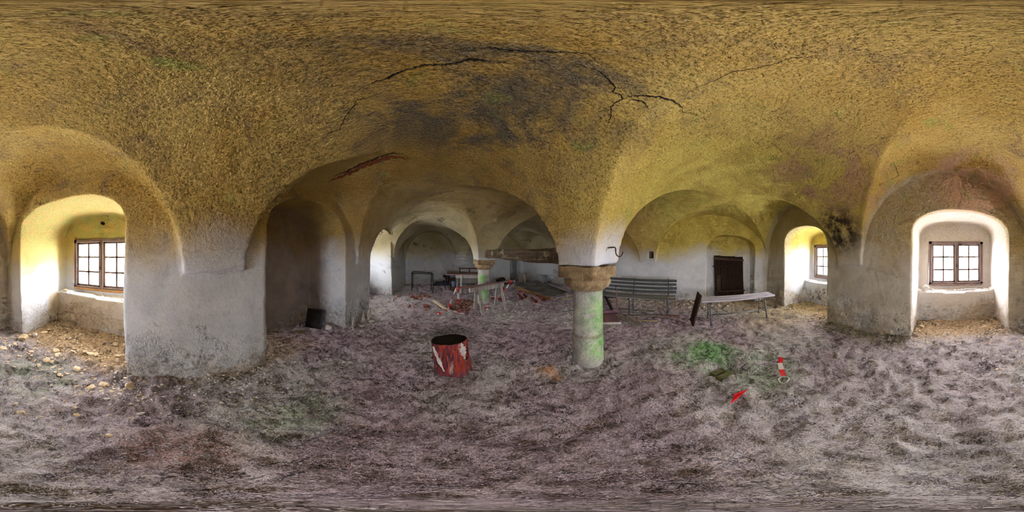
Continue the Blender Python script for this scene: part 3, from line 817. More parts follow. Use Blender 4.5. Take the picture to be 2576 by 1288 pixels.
# ---------------------------------------------------------------- cracks in the vault
def surf(px, py):
    d = ray(px, py)
    hit, n, i, dist = BVH.ray_cast(Vector((0, 0, EYE)), d)
    return hit, n
ceil = bpy.data.objects['ceiling']
def crack(pts, w, mat, name='crack', seed=0, jit=1.6, lift=0.006, drop=0):
    r = random.Random(seed); P = []
    for (a, c) in zip(pts[:-1], pts[1:]):
        L = math.hypot(c[0] - a[0], c[1] - a[1]); n = max(1, int(L / 4))
        for k in range(n):
            t = k / n; P.append((a[0] + (c[0] - a[0]) * t + r.uniform(-jit, jit), a[1] + (c[1] - a[1]) * t + r.uniform(-jit, jit) + drop))
    P.append(pts[-1])
    H = [surf(*p) for p in P]; H = [h for h in H if h[0] is not None]
    b = BM(); L_ = []; R_ = []
    m = len(H)
    for i, (p, n) in enumerate(H):
        d = (H[min(i+1, m-1)][0] - H[max(i-1, 0)][0])
        if d.length < 1e-6: continue
        d.normalize(); s = d.cross(n).normalized()
        if n.dot(p - Vector((0, 0, EYE))) > 0: n = -n
        ww = w * min(1, 3.0 * min(i + 0.3, m - 1 - i + 0.3) / m + 0.15) * r.uniform(0.55, 1.25)
        q = p + n * lift
        L_.append(b.verts.new(q + s * ww * r.uniform(0.3, 0.7))); R_.append(b.verts.new(q - s * ww * r.uniform(0.3, 0.7)))
    for i in range(len(L_) - 1):
        b.faces.new((L_[i], L_[i+1], R_[i+1], R_[i]))
    return link(name, b, mat, ceil)
Z4 = lambda L: [(700 + x * 0.3106, 50 + y * 0.3106) for x, y in L]
Z5 = lambda L: [(1400 + x * 0.3106, 80 + y * 0.3106) for x, y in L]
crack(Z4([(1865,325),(1800,348),(1620,322),(1550,316),(1450,345),(1330,362),(1190,362),(1030,405),(940,440),(880,475),(800,490),(690,540),(590,595)]), 0.009, M['crack'], seed=1)
crack(Z4([(1700,330),(1620,321),(1550,316),(1500,328)]), 0.020, M['crack'], seed=11, jit=0.5)
crack(Z4([(860,578),(740,625),(625,650),(612,690),(560,750),(515,830),(495,885),(420,910),(350,970),(280,1025)]), 0.007, M['crack'], seed=2)
crack(Z4([(1350,250),(1500,235),(1700,222),(1870,245),(2080,255),(2254,260)]) + Z5([(150,168),(260,182),(310,222),(385,290)]), 0.007, M['crack'], seed=3)
crack(Z5([(255,240),(310,290),(380,345),(430,400),(480,450),(460,485),(525,515),(540,545),(470,580),(440,605),(445,680),(415,760),(415,830)]), 0.007, M['crack'], seed=4)
crack(Z5([(540,545),(580,522),(660,518),(760,518),(860,530),(965,570),(1015,605),(1015,645),(1110,660),(1165,685)]), 0.008, M['crack'], seed=5)
crack(Z5([(600,540),(700,562),(750,625)]), 0.007, M['crack'], seed=6)
crack(Z5([(1020,525),(1090,480),(1130,450),(1200,425),(1290,385),(1340,360),(1420,320),(1580,298),(1750,262),(1870,228),(1900,210),(2050,205),(2180,222)]), 0.005, M['crack'], seed=7)
crack([(2245, 405), (2262, 440), (2236, 452), (2218, 470)], 0.006, M['crack'], seed=8)
gash = Z4([(400,1290),(540,1235),(620,1200),(680,1165),(760,1140),(850,1100),(930,1085),(1000,1095),(1050,1112)])
crack(gash, 0.095, M['torn'], 'torn_brick_edge', 9, 2.2, 0.006, 6).__setitem__('label', 'brick-red masonry bared along the broken edge')
crack([(a, b_ - 3) for a, b_ in gash], 0.022, M['crack'], 'crack', 10, 1.5, 0.010)

# ---------------------------------------------------------------- timber beam over the arcade
b = plank(BM(), (1.78, 1.30, 1.448), (1.74, 4.43, 1.50), 0.25, 0.225, segs=24, wob=0.012, seed=5, jag=0.01)
for v in b.verts:
    v.co += Vector((0.010 * math.sin(11*v.co.y + 30*v.co.z), 0, 0.010 * math.sin(7*v.co.y + 20*v.co.x)))
solo('timber_beam', b, M['beam'], 'heavy rotten timber beam spanning between the two stone columns', 'beam')

# iron hook on the near column
t = Thing('iron_hook', (1.61, 0.82, 1.54), 'rusty iron hook driven into the vault foot above the near column', 'hook')
b = tube(BM(), [(1.61, 0.86, 1.535), (1.61, 0.80, 1.54), (1.612, 0.74, 1.545), (1.613, 0.715, 1.544), (1.613, 0.704, 1.53), (1.613, 0.703, 1.495), (1.613, 0.698, 1.470), (1.613, 0.682, 1.450), (1.613, 0.660, 1.443), (1.613, 0.638, 1.452), (1.613, 0.625, 1.475), (1.613, 0.620, 1.498)], 0.0085, 10, 0.55)
t.part('hook_rod', b, M['iron'], True)
b = lathe(BM(), (0, 0, 0), [(0.012, -0.01), (0.026, -0.004), (0.024, 0.004), (0.012, 0.01)], 14, lambda a, z: 1 + 0.15 * math.sin(3*a))
for v in b.verts: v.co = Vector((1.61 + v.co.x, 0.808 + v.co.z, 1.54 + v.co.y))
t.part('wall_plate', b, M['iron'])

# ring and chain stub hanging in the far niche arch
hx, hy = xl(4.38) + 0.02, 4.38
t = Thing('iron_ring', (hx, hy, 2.10), 'iron ring hanging on a rod at the top of the bright narrow niche', 'ring')
t.part('ring', tube(BM(), [(hx + 0.035 * math.cos(a) * 1.0, hy + 0.0 * a, 2.10 + 0.05 * math.sin(a)) for a in [2*math.pi*k/20 for k in range(20)]], 0.006, 8, close=True), M['iron'], True)
t.part('rod', tube(BM(), [(hx + 0.03, hy, 2.12), (hx + 0.032, hy, 2.18), (hx + 0.028, hy, 2.30)], 0.008, 8), M['iron'], True)
t.part('rod', tube(BM(), [(hx + 0.03, hy, 2.13), (hx + 0.06, hy, 2.11), (hx + 0.07, hy + 0.01, 2.10)], 0.006, 8), M['iron'], True)
# pipe mouth over the left window
b = tube(BM(), [(-2.76 + 0.0, -1.24, 2.07), (-2.86, -1.24, 2.07)], 0.030, 16)
solo('pipe_stub', b, M['black_steel'], 'small round black pipe hole in the wall above the left-hand window', 'pipe')

# ---------------------------------------------------------------- stump
sx_, sy_ = 0.285, 1.73; g = fz(sx_, sy_) - 0.025
t = Thing('tree_stump', (sx_, sy_, g), 'upright chopping block sawn from a tree trunk, orange-red wood with torn bark', 'stump')
def bark():
    m = NT('stump_wood')
    v = m.scale(9, 9, 1.3, src=m.obj()); n = m.noise(1.6, 6, 0.65, 0.8, v); n2 = m.noise(3.2, 6, 0.7, 0.8, v, '4D', 4.0); f = m.noise(7, 5, 0.7, 0.5, v)
    c = m.mix(m.ss(n, 0.36, 0.60), (0.060, 0.018, 0.045), (0.48, 0.06, 0.025))
    c = m.mix(m.ss(n2, 0.54, 0.68), c, (0.78, 0.24, 0.05))
    c = m.mix(m.math('MULTIPLY', m.ss(m.noise(2.6, 6, 0.7, 0.8, v, '4D', 12.0), 0.50, 0.62), 0.85), c, (0.16, 0.06, 0.12))
    c = m.mix(m.math('MULTIPLY', m.ss(m.noise(2.0, 5, 0.7, 0.6, v, '4D', 8.0), 0.56, 0.68), 0.85), c, (0.62, 0.48, 0.47))
    c = m.mix(m.math('MULTIPLY', m.ss(f, 0.46, 0.36), 0.75), c, (0.05, 0.02, 0.03))
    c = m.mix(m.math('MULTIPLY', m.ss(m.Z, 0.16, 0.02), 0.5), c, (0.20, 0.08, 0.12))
    m.color(c); m.bump(m.math('ADD', n, f), 0.02, 0.8); m.b.inputs['Roughness'].default_value = 0.6
    return m.m
M['bark'] = bark()
M['charred'] = plain('charred_cut_face', (0.010, 0.009, 0.009), (0.03, 0.025, 0.022), 14, 0.9, 0, 0.004)
ridge = lambda a, z: 1 + 0.018 * math.sin(5*a + 2) + 0.022 * math.sin(13*a + 9*z) + 0.012 * math.sin(29*a + 4*z) + 0.03 * math.sin(2*a + 1)
b = lathe(BM(), (0, 0, 0), [(0.192, -0.03), (0.196, 0.05), (0.190, 0.14), (0.187, 0.24), (0.185, 0.34), (0.186, 0.43), (0.188, 0.475)], 120, ridge, cap=False)
def lean(v, base):
    k = v.z / 0.475
    return Vector((base[0] + v.x - 0.045 * k, base[1] + v.y + 0.01 * k, base[2] + v.z - 0.16 * v.y * k + 0.06 * v.x * k))
for v in b.verts: v.co = lean(v.co, (sx_, sy_, g))
t.part('trunk', b, M['bark'], True)
b = BM(); ring = []
prev = None; cv = None
for (rr, zz) in ((0.186, 0.470), (0.183, 0.476), (0.12, 0.474), (0.05, 0.473)):
    cur = [b.verts.new(lean(Vector((math.cos(2*math.pi*k/120) * rr * ridge(2*math.pi*k/120, 0.47), math.sin(2*math.pi*k/120) * rr * ridge(2*math.pi*k/120, 0.47), zz)), (sx_, sy_, g))) for k in range(120)]
    if prev:
        for k in range(120): b.faces.new((prev[k], prev[(k+1) % 120], cur[(k+1) % 120], cur[k]))
    prev = cur
b.faces.new(prev)
t.part('cut_face', b, M['charred'], label='blackened sawn top')
# torn bark strip on the left side, bark remnants at the top right
def strip(a0, a1, z0, z1, w, seed, out=0.008):
    r = random.Random(seed); b = BM(); L_, R_, L2, R2 = [], [], [], []
    n = 18
    for i in range(n + 1):
        s = i / n; a = a0 + (a1 - a0) * s; z = z0 + (z1 - z0) * s; ww = w * (0.35 + 0.65 * math.sin(math.pi * min(1, s * 1.15))) * r.uniform(0.45, 1.45)
        for side, A, B in ((-1, L_, L2), (1, R_, R2)):
            aa = a + side * ww / 0.19 / 2; rr = 0.19 * ridge(aa, z)
            A.append(b.verts.new(lean(Vector((math.cos(aa) * (rr + out + r.uniform(0, .004)), math.sin(aa) * (rr + out), z)), (sx_, sy_, g))))
            B.append(b.verts.new(lean(Vector((math.cos(aa) * (rr - 0.004), math.sin(aa) * (rr - 0.004), z)), (sx_, sy_, g))))
    for i in range(n):
        b.faces.new((L_[i], L_[i+1], R_[i+1], R_[i])); b.faces.new((L_[i], L2[i], L2[i+1], L_[i+1])); b.faces.new((R_[i], R_[i+1], R2[i+1], R2[i]))
    return b
M['palebark'] = wood('pale_bark', (0.60, 0.54, 0.54), (0.80, 0.77, 0.76), (30, 30, 3), 0.5)
t.part('bark_strip', strip(-2.62, -2.15, 0.44, 0.10, 0.030, 3), M['palebark'], label='pale torn bark strip')
t.part('bark_strip', strip(-1.0, -0.86, 0.47, 0.25, 0.075, 4, 0.005), M['palebark'], label='pale torn bark strip')
b = lathe(BM(), (0, 0, 0), [(0.006, 0.0), (0.020, 0.004), (0.024, 0.010), (0.014, 0.013), (0.005, 0.012)], 16)
kn = lean(Vector((math.cos(-0.72) * 0.183, math.sin(-0.72) * 0.183, 0.24)), (sx_, sy_, g)); kd = Vector((math.cos(-0.72), math.sin(-0.72), 0))
for v in b.verts:
    v.co = kn + kd * v.co.z + kd.cross(Vector((0, 0, 1))) * v.co.x + Vector((0, 0, 1)) * v.co.y
t.part('knot', b, M['charred'])

# ---------------------------------------------------------------- park bench with a slatted back
def zb(x, y): return fz(x, y) - 0.012
def bolts(t, slat, pts, axis='z'):
    for p in pts:
        b = lathe(BM(), (0, 0, 0), [(0.010, -0.002), (0.010, 0.002), (0.005, 0.005)], 10)
        for v in b.verts:
            c_ = v.co.copy()
            v.co = Vector(p) + (c_ if axis == 'z' else Vector((-c_.z, c_.y, c_.x)))
        t.part('bolt', b, M['iron'], parent=slat)
t = Thing('park_bench', (3.85, 1.2, 0), 'long park bench with dark slatted backrest standing along the right wall', 'bench')
Y0b, Y1b = 0.15, 2.32
for i, (x, z, w_) in enumerate(((3.655, 0.450, 0.085), (3.755, 0.456, 0.085), (3.855, 0.456, 0.085), (3.955, 0.450, 0.085))):
    sl = t.part('seat_slat', plank(BM(), (x, Y0b + 0.01*i, z), (x, Y1b, z), w_, 0.032, segs=14, wob=0.003, seed=i, jag=0.006), M['seatslat'])
    bolts(t, sl, [(x, Y, z + 0.018) for Y in (0.36, 1.26, 2.12)])
for i, (x, z) in enumerate(((4.045, 0.535), (4.068, 0.630), (4.091, 0.725), (4.114, 0.818))):
    t.part('back_slat', plank(BM(), (x, Y0b + 0.01 - 0.01*(i % 2), z), (x, Y1b, z), 0.028, 0.066, up=(0.23, 0, 0.97), segs=14, wob=0.003, seed=10+i, jag=0.006), M['greyslat'], label='dark grey back slat')
    bolts(t, COL.objects[-1] if False else bpy.data.objects[[o.name for o in t.o.children if o.name.startswith('back_slat')][-1]], [(x - 0.017, Y, z) for Y in (0.36, 1.26, 2.12)], 'x')
for Y in (0.36, 1.26, 2.12):
    b = tube(BM(), [(3.62, Y, 0.428), (3.80, Y, 0.430), (4.00, Y, 0.425), (4.045, Y, 0.47), (4.085, Y, 0.62), (4.14, Y, 0.86)], 0.011, 8)
    t.part('support_bracket', b, M['black_steel'], True)
    for x in (3.68, 4.00):
        t.part('leg', tube(BM(), [(x, Y - 0.01, zb(x, Y)), (x, Y, 0.43)], 0.016, 12), M['steel'], True)
t.part('stretcher', tube(BM(), [(4.00, 1.27, 0.40), (4.02, 1.7, 0.33), (4.0, 2.11, 0.26)], 0.010, 8), M['black_steel'], True)

# backless bench
t = Thing('backless_bench', (3.38, -1.2, 0), 'backless bench with pale lilac slats and bent steel tube legs, before the plank door', 'bench')
for i in range(3):
    x = 3.235 + i * 0.128
    sl = t.part('seat_slat', plank(BM(), (x, -0.37, 0.515 + 0.004 * i), (x + 0.02, -2.04, 0.515 + 0.004 * i), 0.100, 0.034, segs=10, wob=0.002, seed=30+i), M['lilacslat'])
    bolts(t, sl, [(x + 0.004, Y, 0.534 + 0.004 * i) for Y in (-0.56, -1.80)])
for Y in (-0.56, -1.80):
    t.part('crossbar', tube(BM(), [(3.20, Y, 0.490), (3.56, Y, 0.492)], 0.011, 8), M['steel'], True)
    for (xt, xb) in ((3.255, 3.165), (3.50, 3.60)):
        z = zb(xb, Y)
        t.part('leg', tube(BM(), [(xb, Y, z), (xt, Y + 0.01, 0.492)], 0.013, 12), M['steel'], True)
    t.part('foot_plate', box(BM(), 3.135, 3.195, Y - 0.03, Y + 0.03, zb(3.165, Y), zb(3.165, Y) + 0.014, 0.003), M['steel'])
    t.part('foot_plate', box(BM(), 3.57, 3.63, Y - 0.03, Y + 0.03, zb(3.60, Y), zb(3.60, Y) + 0.014, 0.003), M['steel'])
t.part('stretcher', tube(BM(), [(3.38, -0.56, 0.15), (3.38, -1.80, 0.15)], 0.010, 8), M['steel'], True)
for Y in (-0.56, -1.80): t.part('end_bar', tube(BM(), [(3.19, Y, 0.15), (3.58, Y, 0.15)], 0.008, 8), M['steel'], True)
# dark board leaning on its end
t = Thing('cabinet_door_board', (3.3, -0.25, 0), 'dark brown framed board propped upright against the end of the backless bench', 'board')
P0 = Vector((3.12, -0.20, zb(3.12, -0.20))); P1 = Vector((3.50, -0.17, zb(3.50, -0.17)))
up = Vector((0.05, -0.165, 0.66)).normalized()
mid0 = (P0 + P1) / 2
t.part('panel', plank(BM(), mid0 + up * 0.0, mid0 + up * 0.67, 0.36, 0.016, up=(0.04, -1, -0.2), segs=4, wob=0.0, seed=2), M['darkboard'])
for s, q in ((-1, P0), (1, P1)):
    t.part('stile', plank(BM(), q, q + up * 0.68, 0.035, 0.03, up=(0.04, -1, -0.2), segs=4, wob=0.001, seed=3), M['darkboard'])
for h in (0.015, 0.66):
    t.part('rail', plank(BM(), P0 + up * h, P1 + up * h, 0.035, 0.03, up=(0.04, -1, -0.2), segs=4, wob=0.001, seed=3), M['darkboard'])

# ---------------------------------------------------------------- plank door leaning in its niche
dy0, dy1 = -0.98, -1.93
rt = bpy.data.objects.new('door_1', None); COL.objects.link(rt); rt.location = (5.05, -1.45, 0.08); rt['kind'] = 'structure'
def dpart(name, b, mat, par=None): return link(name, b, mat, par or rt, rt.location)
r = random.Random(4)
ys = [-0.99, -1.20, -1.42, -1.68, -1.95]
for i in range(4):
    y0_, y1_ = ys[i], ys[i+1]; ym = (y0_ + y1_) / 2; w_ = abs(y1_ - y0_) - 0.008
    top = 1.47 - 0.012 * i + r.uniform(-0.02, 0.01)
    dpart('plank', plank(BM(), (4.98, ym - 0.01, 0.10), (5.055, ym, top), w_, 0.03, up=(-1, 0, 0.05), segs=8, wob=0.003, seed=60+i, jag=0.012), M['doorwood'])
lg = dpart('ledge', plank(BM(), (5.005, -0.99, 1.375), (4.995, -1.95, 1.305), 0.085, 0.035, up=(-1, 0, 0.05), segs=8, wob=0.003, seed=70), M['doorledge'])
dpart('ledge', plank(BM(), (4.945, -1.03, 0.335), (4.945, -1.97, 0.315), 0.055, 0.035, up=(-1, 0, 0.05), segs=8, wob=0.003, seed=71), M['doorledge'])
dpart('ledge', plank(BM(), (4.985, -0.99, 1.13), (4.985, -1.55, 1.12), 0.06, 0.03, up=(-1, 0, 0.05), segs=8, wob=0.003, seed=72), M['doorwood'])
dpart('patch_board', plank(BM(), (4.93, -1.11, 0.36), (4.96, -1.105, 0.87), 0.125, 0.03, up=(-1, 0, 0.05), segs=8, wob=0.003, seed=73, jag=0.01), M['doorledge'])
b = BM(); box(b, 4.99, 5.04, -0.985, -0.955, 1.10, 1.14, 0.004); dpart('hinge', b, M['iron'])

# ---------------------------------------------------------------- broken plum-coloured chair and loose planks
t = Thing('broken_chair', (3.3, 1.45, 0), 'collapsed plum-coloured wooden chair lying behind the near column', 'chair')
z = max(fz(a_, b_) for a_ in (2.9, 3.1, 3.3, 3.5) for b_ in (1.3, 1.5, 1.7)) - 0.01
b = BM()
seat = [(3.01, 1.20), (2.80, 1.62), (3.28, 1.92), (3.60, 1.58)]
lo = [b.verts.new((x, y, z + 0.012)) for x, y in seat]; hi = [b.verts.new((x, y, z + 0.048)) for x, y in seat]
b.faces.new(lo[::-1]); b.faces.new(hi)
for i in range(4): b.faces.new((lo[i], lo[(i+1) % 4], hi[(i+1) % 4], hi[i]))
bmesh.ops.bevel(b, geom=b.edges[:], offset=0.008, segments=2, affect='EDGES')
t.part('seat', b, M['purple'])
t.part('seat_edge', plank(BM(), (3.00, 1.19, z + 0.03), (2.79, 1.61, z + 0.03), 0.012, 0.05, segs=3, wob=0, seed=1), M['whitestone'], label='pale worn front edge of the seat')
t.part('rail', plank(BM(), (3.56, 1.50, z + 0.09), (3.30, 1.93, z + 0.06), 0.03, 0.075, segs=4, wob=0.001, seed=1), M['purple'])
t.part('post', plank(BM(), (3.58, 1.51, z - 0.01), (3.60, 1.56, z + 0.68), 0.05, 0.03, up=(-1, 0.5, 0), segs=8, wob=0.002, taper=0.45, seed=2), M['purple'])
t.part('post_tip', plank(BM(), (3.60, 1.56, z + 0.60), (3.602, 1.565, z + 0.745), 0.028, 0.018, up=(-1, 0.5, 0), segs=3, wob=0.0, taper=0.6, seed=2), M['darkboard'], label='dark broken tip')
PL = [((3.43, 1.50), (2.97, 0.83), 0.085, 0.024, 'plankgrey', 'grey weathered plank with a reddish end, nearest of the loose planks by the chair', 0.05, 0.02),
      ((3.52, 1.45), (3.07, 0.72), 0.055, 0.022, 'plankgrey', 'narrow grey weathered plank beside the one with the reddish end', 0.05, 0.02),
      ((3.78, 1.62), (3.90, 0.68), 0.12, 0.03, 'plankgrey', 'wide grey plank with a rounded end, lying under the slatted bench', 0.06, 0.07),
      ((3.46, 1.36), (3.66, 0.52), 0.10, 0.026, 'plankgrey', 'grey board with mossy spots and a straight end, in front of the slatted bench', 0.05, 0.05),
      ((3.36, 1.05), (3.40, 0.50), 0.05, 0.02, 'palewood', 'thin straw-coloured lath in front of the loose boards', 0.02, 0.02),
      ((3.66, 0.55), (3.62, 0.05), 0.10, 0.035, 'pinkwood', 'short pinkish board lying before the right end of the slatted bench', 0.03, 0.04),
      ((3.20, 2.57), (2.82, 2.77), 0.06, 0.02, 'plankgrey', 'short pale plank lying on the floor to the left of the near column', 0.02, 0.02),
      ((4.25, 2.20), (3.62, 1.66), 0.07, 0.03, 'black_steel', 'dark bar slanting down under the left part of the slatted bench', 0.26, 0.03)]
for i, (p, q, w_, t_, mt, lab, za, zc) in enumerate(PL):
    b = plank(BM(), (p[0], p[1], fz(*p) + za), (q[0], q[1], fz(*q) + zc), w_, t_, segs=10, wob=0.003, seed=90+i, jag=0.02)
    solo('loose_plank' if mt != 'black_steel' else 'loose_bar', b, M[mt], lab, 'plank' if mt != 'black_steel' else 'bar')

# ---------------------------------------------------------------- trestle, its red plank and the barrier tape
t = Thing('sawhorse', (1.58, 4.0, 0), 'grey wooden trestle with four splayed legs in front of the far column', 'trestle')
A, B = Vector((1.02, 3.79, 0.615)), Vector((2.04, 4.02, 0.645))
t.part('top_beam', plank(BM(), A, B, 0.085, 0.125, segs=8, wob=0.003, seed=1), M['oldgrey'])
ax = (B - A).normalized(); sd = Vector((ax.y, -ax.x, 0))
for (s, side, foot) in ((0.22, 1, (1.30, 3.60)), (0.22, -1, (1.24, 4.06)), (0.86, 1, (1.98, 3.76)), (0.86, -1, (1.92, 4.28))):
    tp = A + (B - A) * s + sd * side * 0.062 + Vector((0, 0, 0.045))
    ft = Vector((foot[0], foot[1], fz(*foot) - 0.01))
    t.part('leg', plank(BM(), ft, tp, 0.085, 0.040, up=sd, segs=6, wob=0.002, seed=int(s*100)+side), M['oldgrey'])
b = plank(BM(), (0.70, 3.70, 0.700), (2.32, 4.04, 0.745), 0.13, 0.022, segs=10, wob=0.003, seed=12, jag=0.01)
solo('long_board', b, M['pinkwood'], 'long reddish board lying across the trestle tied with barrier tape', 'board')

def tape(pts, w, n_col, first='red', seed=0, thick=0.001, flat=False):
    """ribbon of alternating red and white bands; returns the two meshes"""
    pts = [Vector(p) for p in pts]; dense = []
    for a, c in zip(pts[:-1], pts[1:]):
        m = max(2, int((c - a).length / 0.02))
        for k in range(m): dense.append(a + (c - a) * (k / m))
    dense.append(pts[-1])
    r = random.Random(seed); bm = []
    acc = 0; prev = None; N_ = len(dense)
    tot = sum((dense[i+1] - dense[i]).length for i in range(N_ - 1)); band = tot / n_col
    ph = r.uniform(0, 6)
    for i in range(N_ - 1):
        a, c = dense[i], dense[i+1]; d = (c - a).normalized()
        ref = Vector((0, 0, 1)) if (flat and abs(d.z) < 0.7) else Vector((math.sin(ph + acc * 3), math.cos(ph + acc * 3), 0.3))
        s0 = d.cross(ref); s0 = s0.normalized() if s0.length > 1e-4 else Vector((1, 0, 0))
        if prev is None: prev = s0
        s1 = s0
        key = ['red', 'white'][(int(acc / band) + (0 if first == 'red' else 1)) % 2]
        if not bm or bm[-1][0] != key: bm.append((key, BM()))
        b = bm[-1][1]; n = d.cross(s0).normalized() * thick
        f = [a - prev * w/2, a + prev * w/2, c + s1 * w/2, c - s1 * w/2]
        up_ = [b.verts.new(p + n) for p in f]; dn = [b.verts.new(p - n) for p in f]
        b.faces.new(up_); b.faces.new(dn[::-1])
        for k in range(4): b.faces.new((up_[k], dn[k], dn[(k+1) % 4], up_[(k+1) % 4]))
        acc += (c - a).length; prev = s1
    return bm
def tape_thing(name, loc, label, pts, w, n_col, first='red', seed=0, flat=False, group=None):
    t = Thing(name, loc, label, 'barrier tape', group)
    bm = tape(pts, w, n_col, first, seed, flat=flat)
    for key, b in bm: t.part(key + '_band', b, M[key], label=key + ' band')
    return t
def fl3(x, y, h=0.012): return (x, y, fz(x, y) + h)
tape_thing('barrier_tape', (0.70, 3.72, 0.0), 'tape tied to the left end of the reddish board, trailing down to the floor',
           [(0.86, 3.72, 0.71), (0.78, 3.66, 0.728), (0.70, 3.64, 0.725), (0.66, 3.66, 0.69), (0.60, 3.95, 0.33), (0.56, 4.30, fz(0.56, 4.3) + 0.04), fl3(0.70, 3.98), fl3(0.80, 3.86)], 0.045, 8, 'red', 1)
tape_thing('barrier_tape', (0.74, 3.74, 0.0), 'short red and white tape end hanging straight down from the reddish board',
           [(0.74, 3.73, 0.72), (0.745, 3.80, 0.60), (0.755, 3.85, 0.35), (0.76, 3.88, 0.29), (0.80, 3.90, 0.285)], 0.035, 3, 'red', 2)
tape_thing('barrier_tape', (0.30, 3.9, 0.0), 'crumpled red and white tape lying on the floor left of the pit',
           [fl3(0.22, 3.92), fl3(0.30, 3.97, 0.03), fl3(0.26, 3.84), fl3(0.30, 3.80, 0.02), fl3(0.34, 3.98, 0.03), fl3(0.46, 4.08, 0.03), fl3(0.58, 3.99), fl3(0.62, 3.93)], 0.045, 6, 'red', 3, True)
tape_thing('barrier_tape', (0.78, 3.86, 0.0), 'red and white tape scrap on the floor beside the yellow leaf',
           [fl3(0.64, 3.97, 0.02), fl3(0.72, 4.02, 0.03), fl3(0.80, 3.88, 0.02), fl3(0.90, 3.84)], 0.045, 3, 'white', 4, True)
tape_thing('barrier_tape', (2.2, 4.0, 0.0), 'red and white tape slanting down from the right end of the reddish board',
           [(2.24, 3.98, 0.76), (2.25, 3.95, 0.74), (2.18, 4.10, 0.52), (2.08, 4.25, 0.30), (2.02, 4.33, 0.15), fl3(1.98, 4.36)], 0.05, 6, 'red', 5)
tape_thing('barrier_tape', (1.8, 4.45, 0.0), 'red and white tape lying on the floor at the foot of the far column',
           [fl3(1.50, 4.05), fl3(1.62, 4.16, 0.02), fl3(1.75, 4.38, 0.03), fl3(1.92, 4.45, 0.02), fl3(2.02, 4.40)], 0.045, 5, 'red', 6, True)
# tape scraps on the near floor
tape_thing('barrier_tape', (1.4, -1.0, 0.0), 'folded red and white tape strip on bare floor before the back wall',
           [fl3(1.64, -1.13, 0.02), fl3(1.58, -1.08, 0.025), fl3(1.50, -1.02, 0.03), fl3(1.36, -0.95, 0.03), fl3(1.28, -0.915, 0.02)], 0.055, 3, 'red', 7, True)
b = tube(BM(), [fl3(1.225 + 0.055 * math.cos(a), -0.875 + 0.045 * math.sin(a), 0.015 + 0.008 * math.sin(2*a)) for a in [2*math.pi*k/18 for k in range(18)]], 0.007, 6, close=True)
solo('tape_loop', b, M['white'], 'small white loop at the lower end of the folded tape strip', 'loop')
t = Thing('crumpled_tape', (1.16, -0.43, fz(1.16, -0.43)), 'fan-shaped crumpled red tape scrap, nearest tape piece on the floor', 'barrier tape')
b = BM(); c0 = Vector(fl3(1.20, -0.51, 0.03)); fan = []
for k in range(9):
    a = k / 8; p = Vector((1.09 + 0.11 * a, -0.36 - 0.02 * a + 0.0, 0)); p = Vector((1.085 + 0.10 * a, -0.33 - 0.10 * (1 - a) * 0 - 0.06 * a, 0)); p.z = fz(p.x, p.y) + 0.008 + (0.022 if k % 2 else 0)
    fan.append(p)
for k in range(8):
    q = [c0 + Vector((0, 0, 0.0)), fan[k], fan[k+1]]
    v0 = [b.verts.new(p) for p in q]; v1 = [b.verts.new(p - Vector((0, 0, 0.003))) for p in q]
    b.faces.new(v0); b.faces.new(v1[::-1])
    for i in range(3): b.faces.new((v0[i], v1[i], v1[(i+1) % 3], v0[(i+1) % 3]))
t.part('red_fan', b, M['red'])
b = rock(BM(), c0 + Vector((0.01, -0.015, 0.0)), 0.022, 0.014, 0.01, 3, 0.4, 2)
t.part('white_knot', b, M['white'])
b = rock(BM(), fl3(1.95, -1.02, 0.006), 0.055, 0.016, 0.006, 8, 0.9, 2)
solo('paper_scrap', b, M['white'], 'small white scrap on the yellowish earth before the backless bench', 'scrap')
b = tube(BM(), [fl3(0.81, 0.95, 0.008), fl3(0.87, 0.90, 0.01), fl3(0.93, 0.86, 0.008)], 0.004, 6)
solo('thin_stick', b, M['pinkwood'], 'thin straight pinkish stick lying alone on the floor', 'stick')
# brick-lined hole with its contents
t = Thing('sunken_brick', (1.64, -0.42, 0), 'mossy block set in a small square hole in the floor', 'brick')
M['mossblock'] = plain('mossy_block', (0.16, 0.22, 0.08), (0.30, 0.26, 0.18), 16, 0.95, 0, 0.01)
def block(cx_, cy_, hw_, hl_, h0, h1, seed):
    b = box(BM(), -hw_, hw_, -hl_, hl_, h0, h1, 0.012)
    bmesh.ops.subdivide_edges(b, edges=b.edges[:], cuts=3, use_grid_fill=True)
    rr = random.Random(seed)
    for v in b.verts:
        k = v.co + Vector([rr.uniform(-0.004, 0.004) for _ in range(3)])
        v.co = Vector((cx_ + k.x * 0.9 - k.y * 0.44, cy_ + k.x * 0.44 + k.y * 0.9, k.z))
    return b
zp = fz(1.66, -0.42)
t.part('block', block(1.615, -0.44, 0.055, 0.10, zp - 0.02, zp + 0.062, 1), M['mossblock'])
t.part('block', block(1.730, -0.385, 0.040, 0.085, zp - 0.02, zp + 0.050, 2), M['mossblock'])
solo('brick_chip', rock(BM(), fl3(1.63, -0.62, 0.008), 0.035, 0.02, 0.015, 9, 0.3), M['clay'], 'orange brick chip beside the mossy square hole', 'brick')
# frayed plank and timbers near the pit
b = plank(BM(), fl3(0.22, 5.00, 0.03), fl3(0.52, 4.30, 0.04), 0.10, 0.025, segs=8, wob=0.004, taper=1.0, seed=41, jag=0.03)
solo('split_plank', b, M['palewood'], 'short cream-coloured split plank left of the trestle', 'plank')
solo('yellow_leaf', rock(BM(), fl3(0.74, 4.02, 0.01), 0.07, 0.035, 0.012, 13, 0.2), M['leaf'], 'yellowish crumpled leaf beside the tape on the floor', 'leaf')

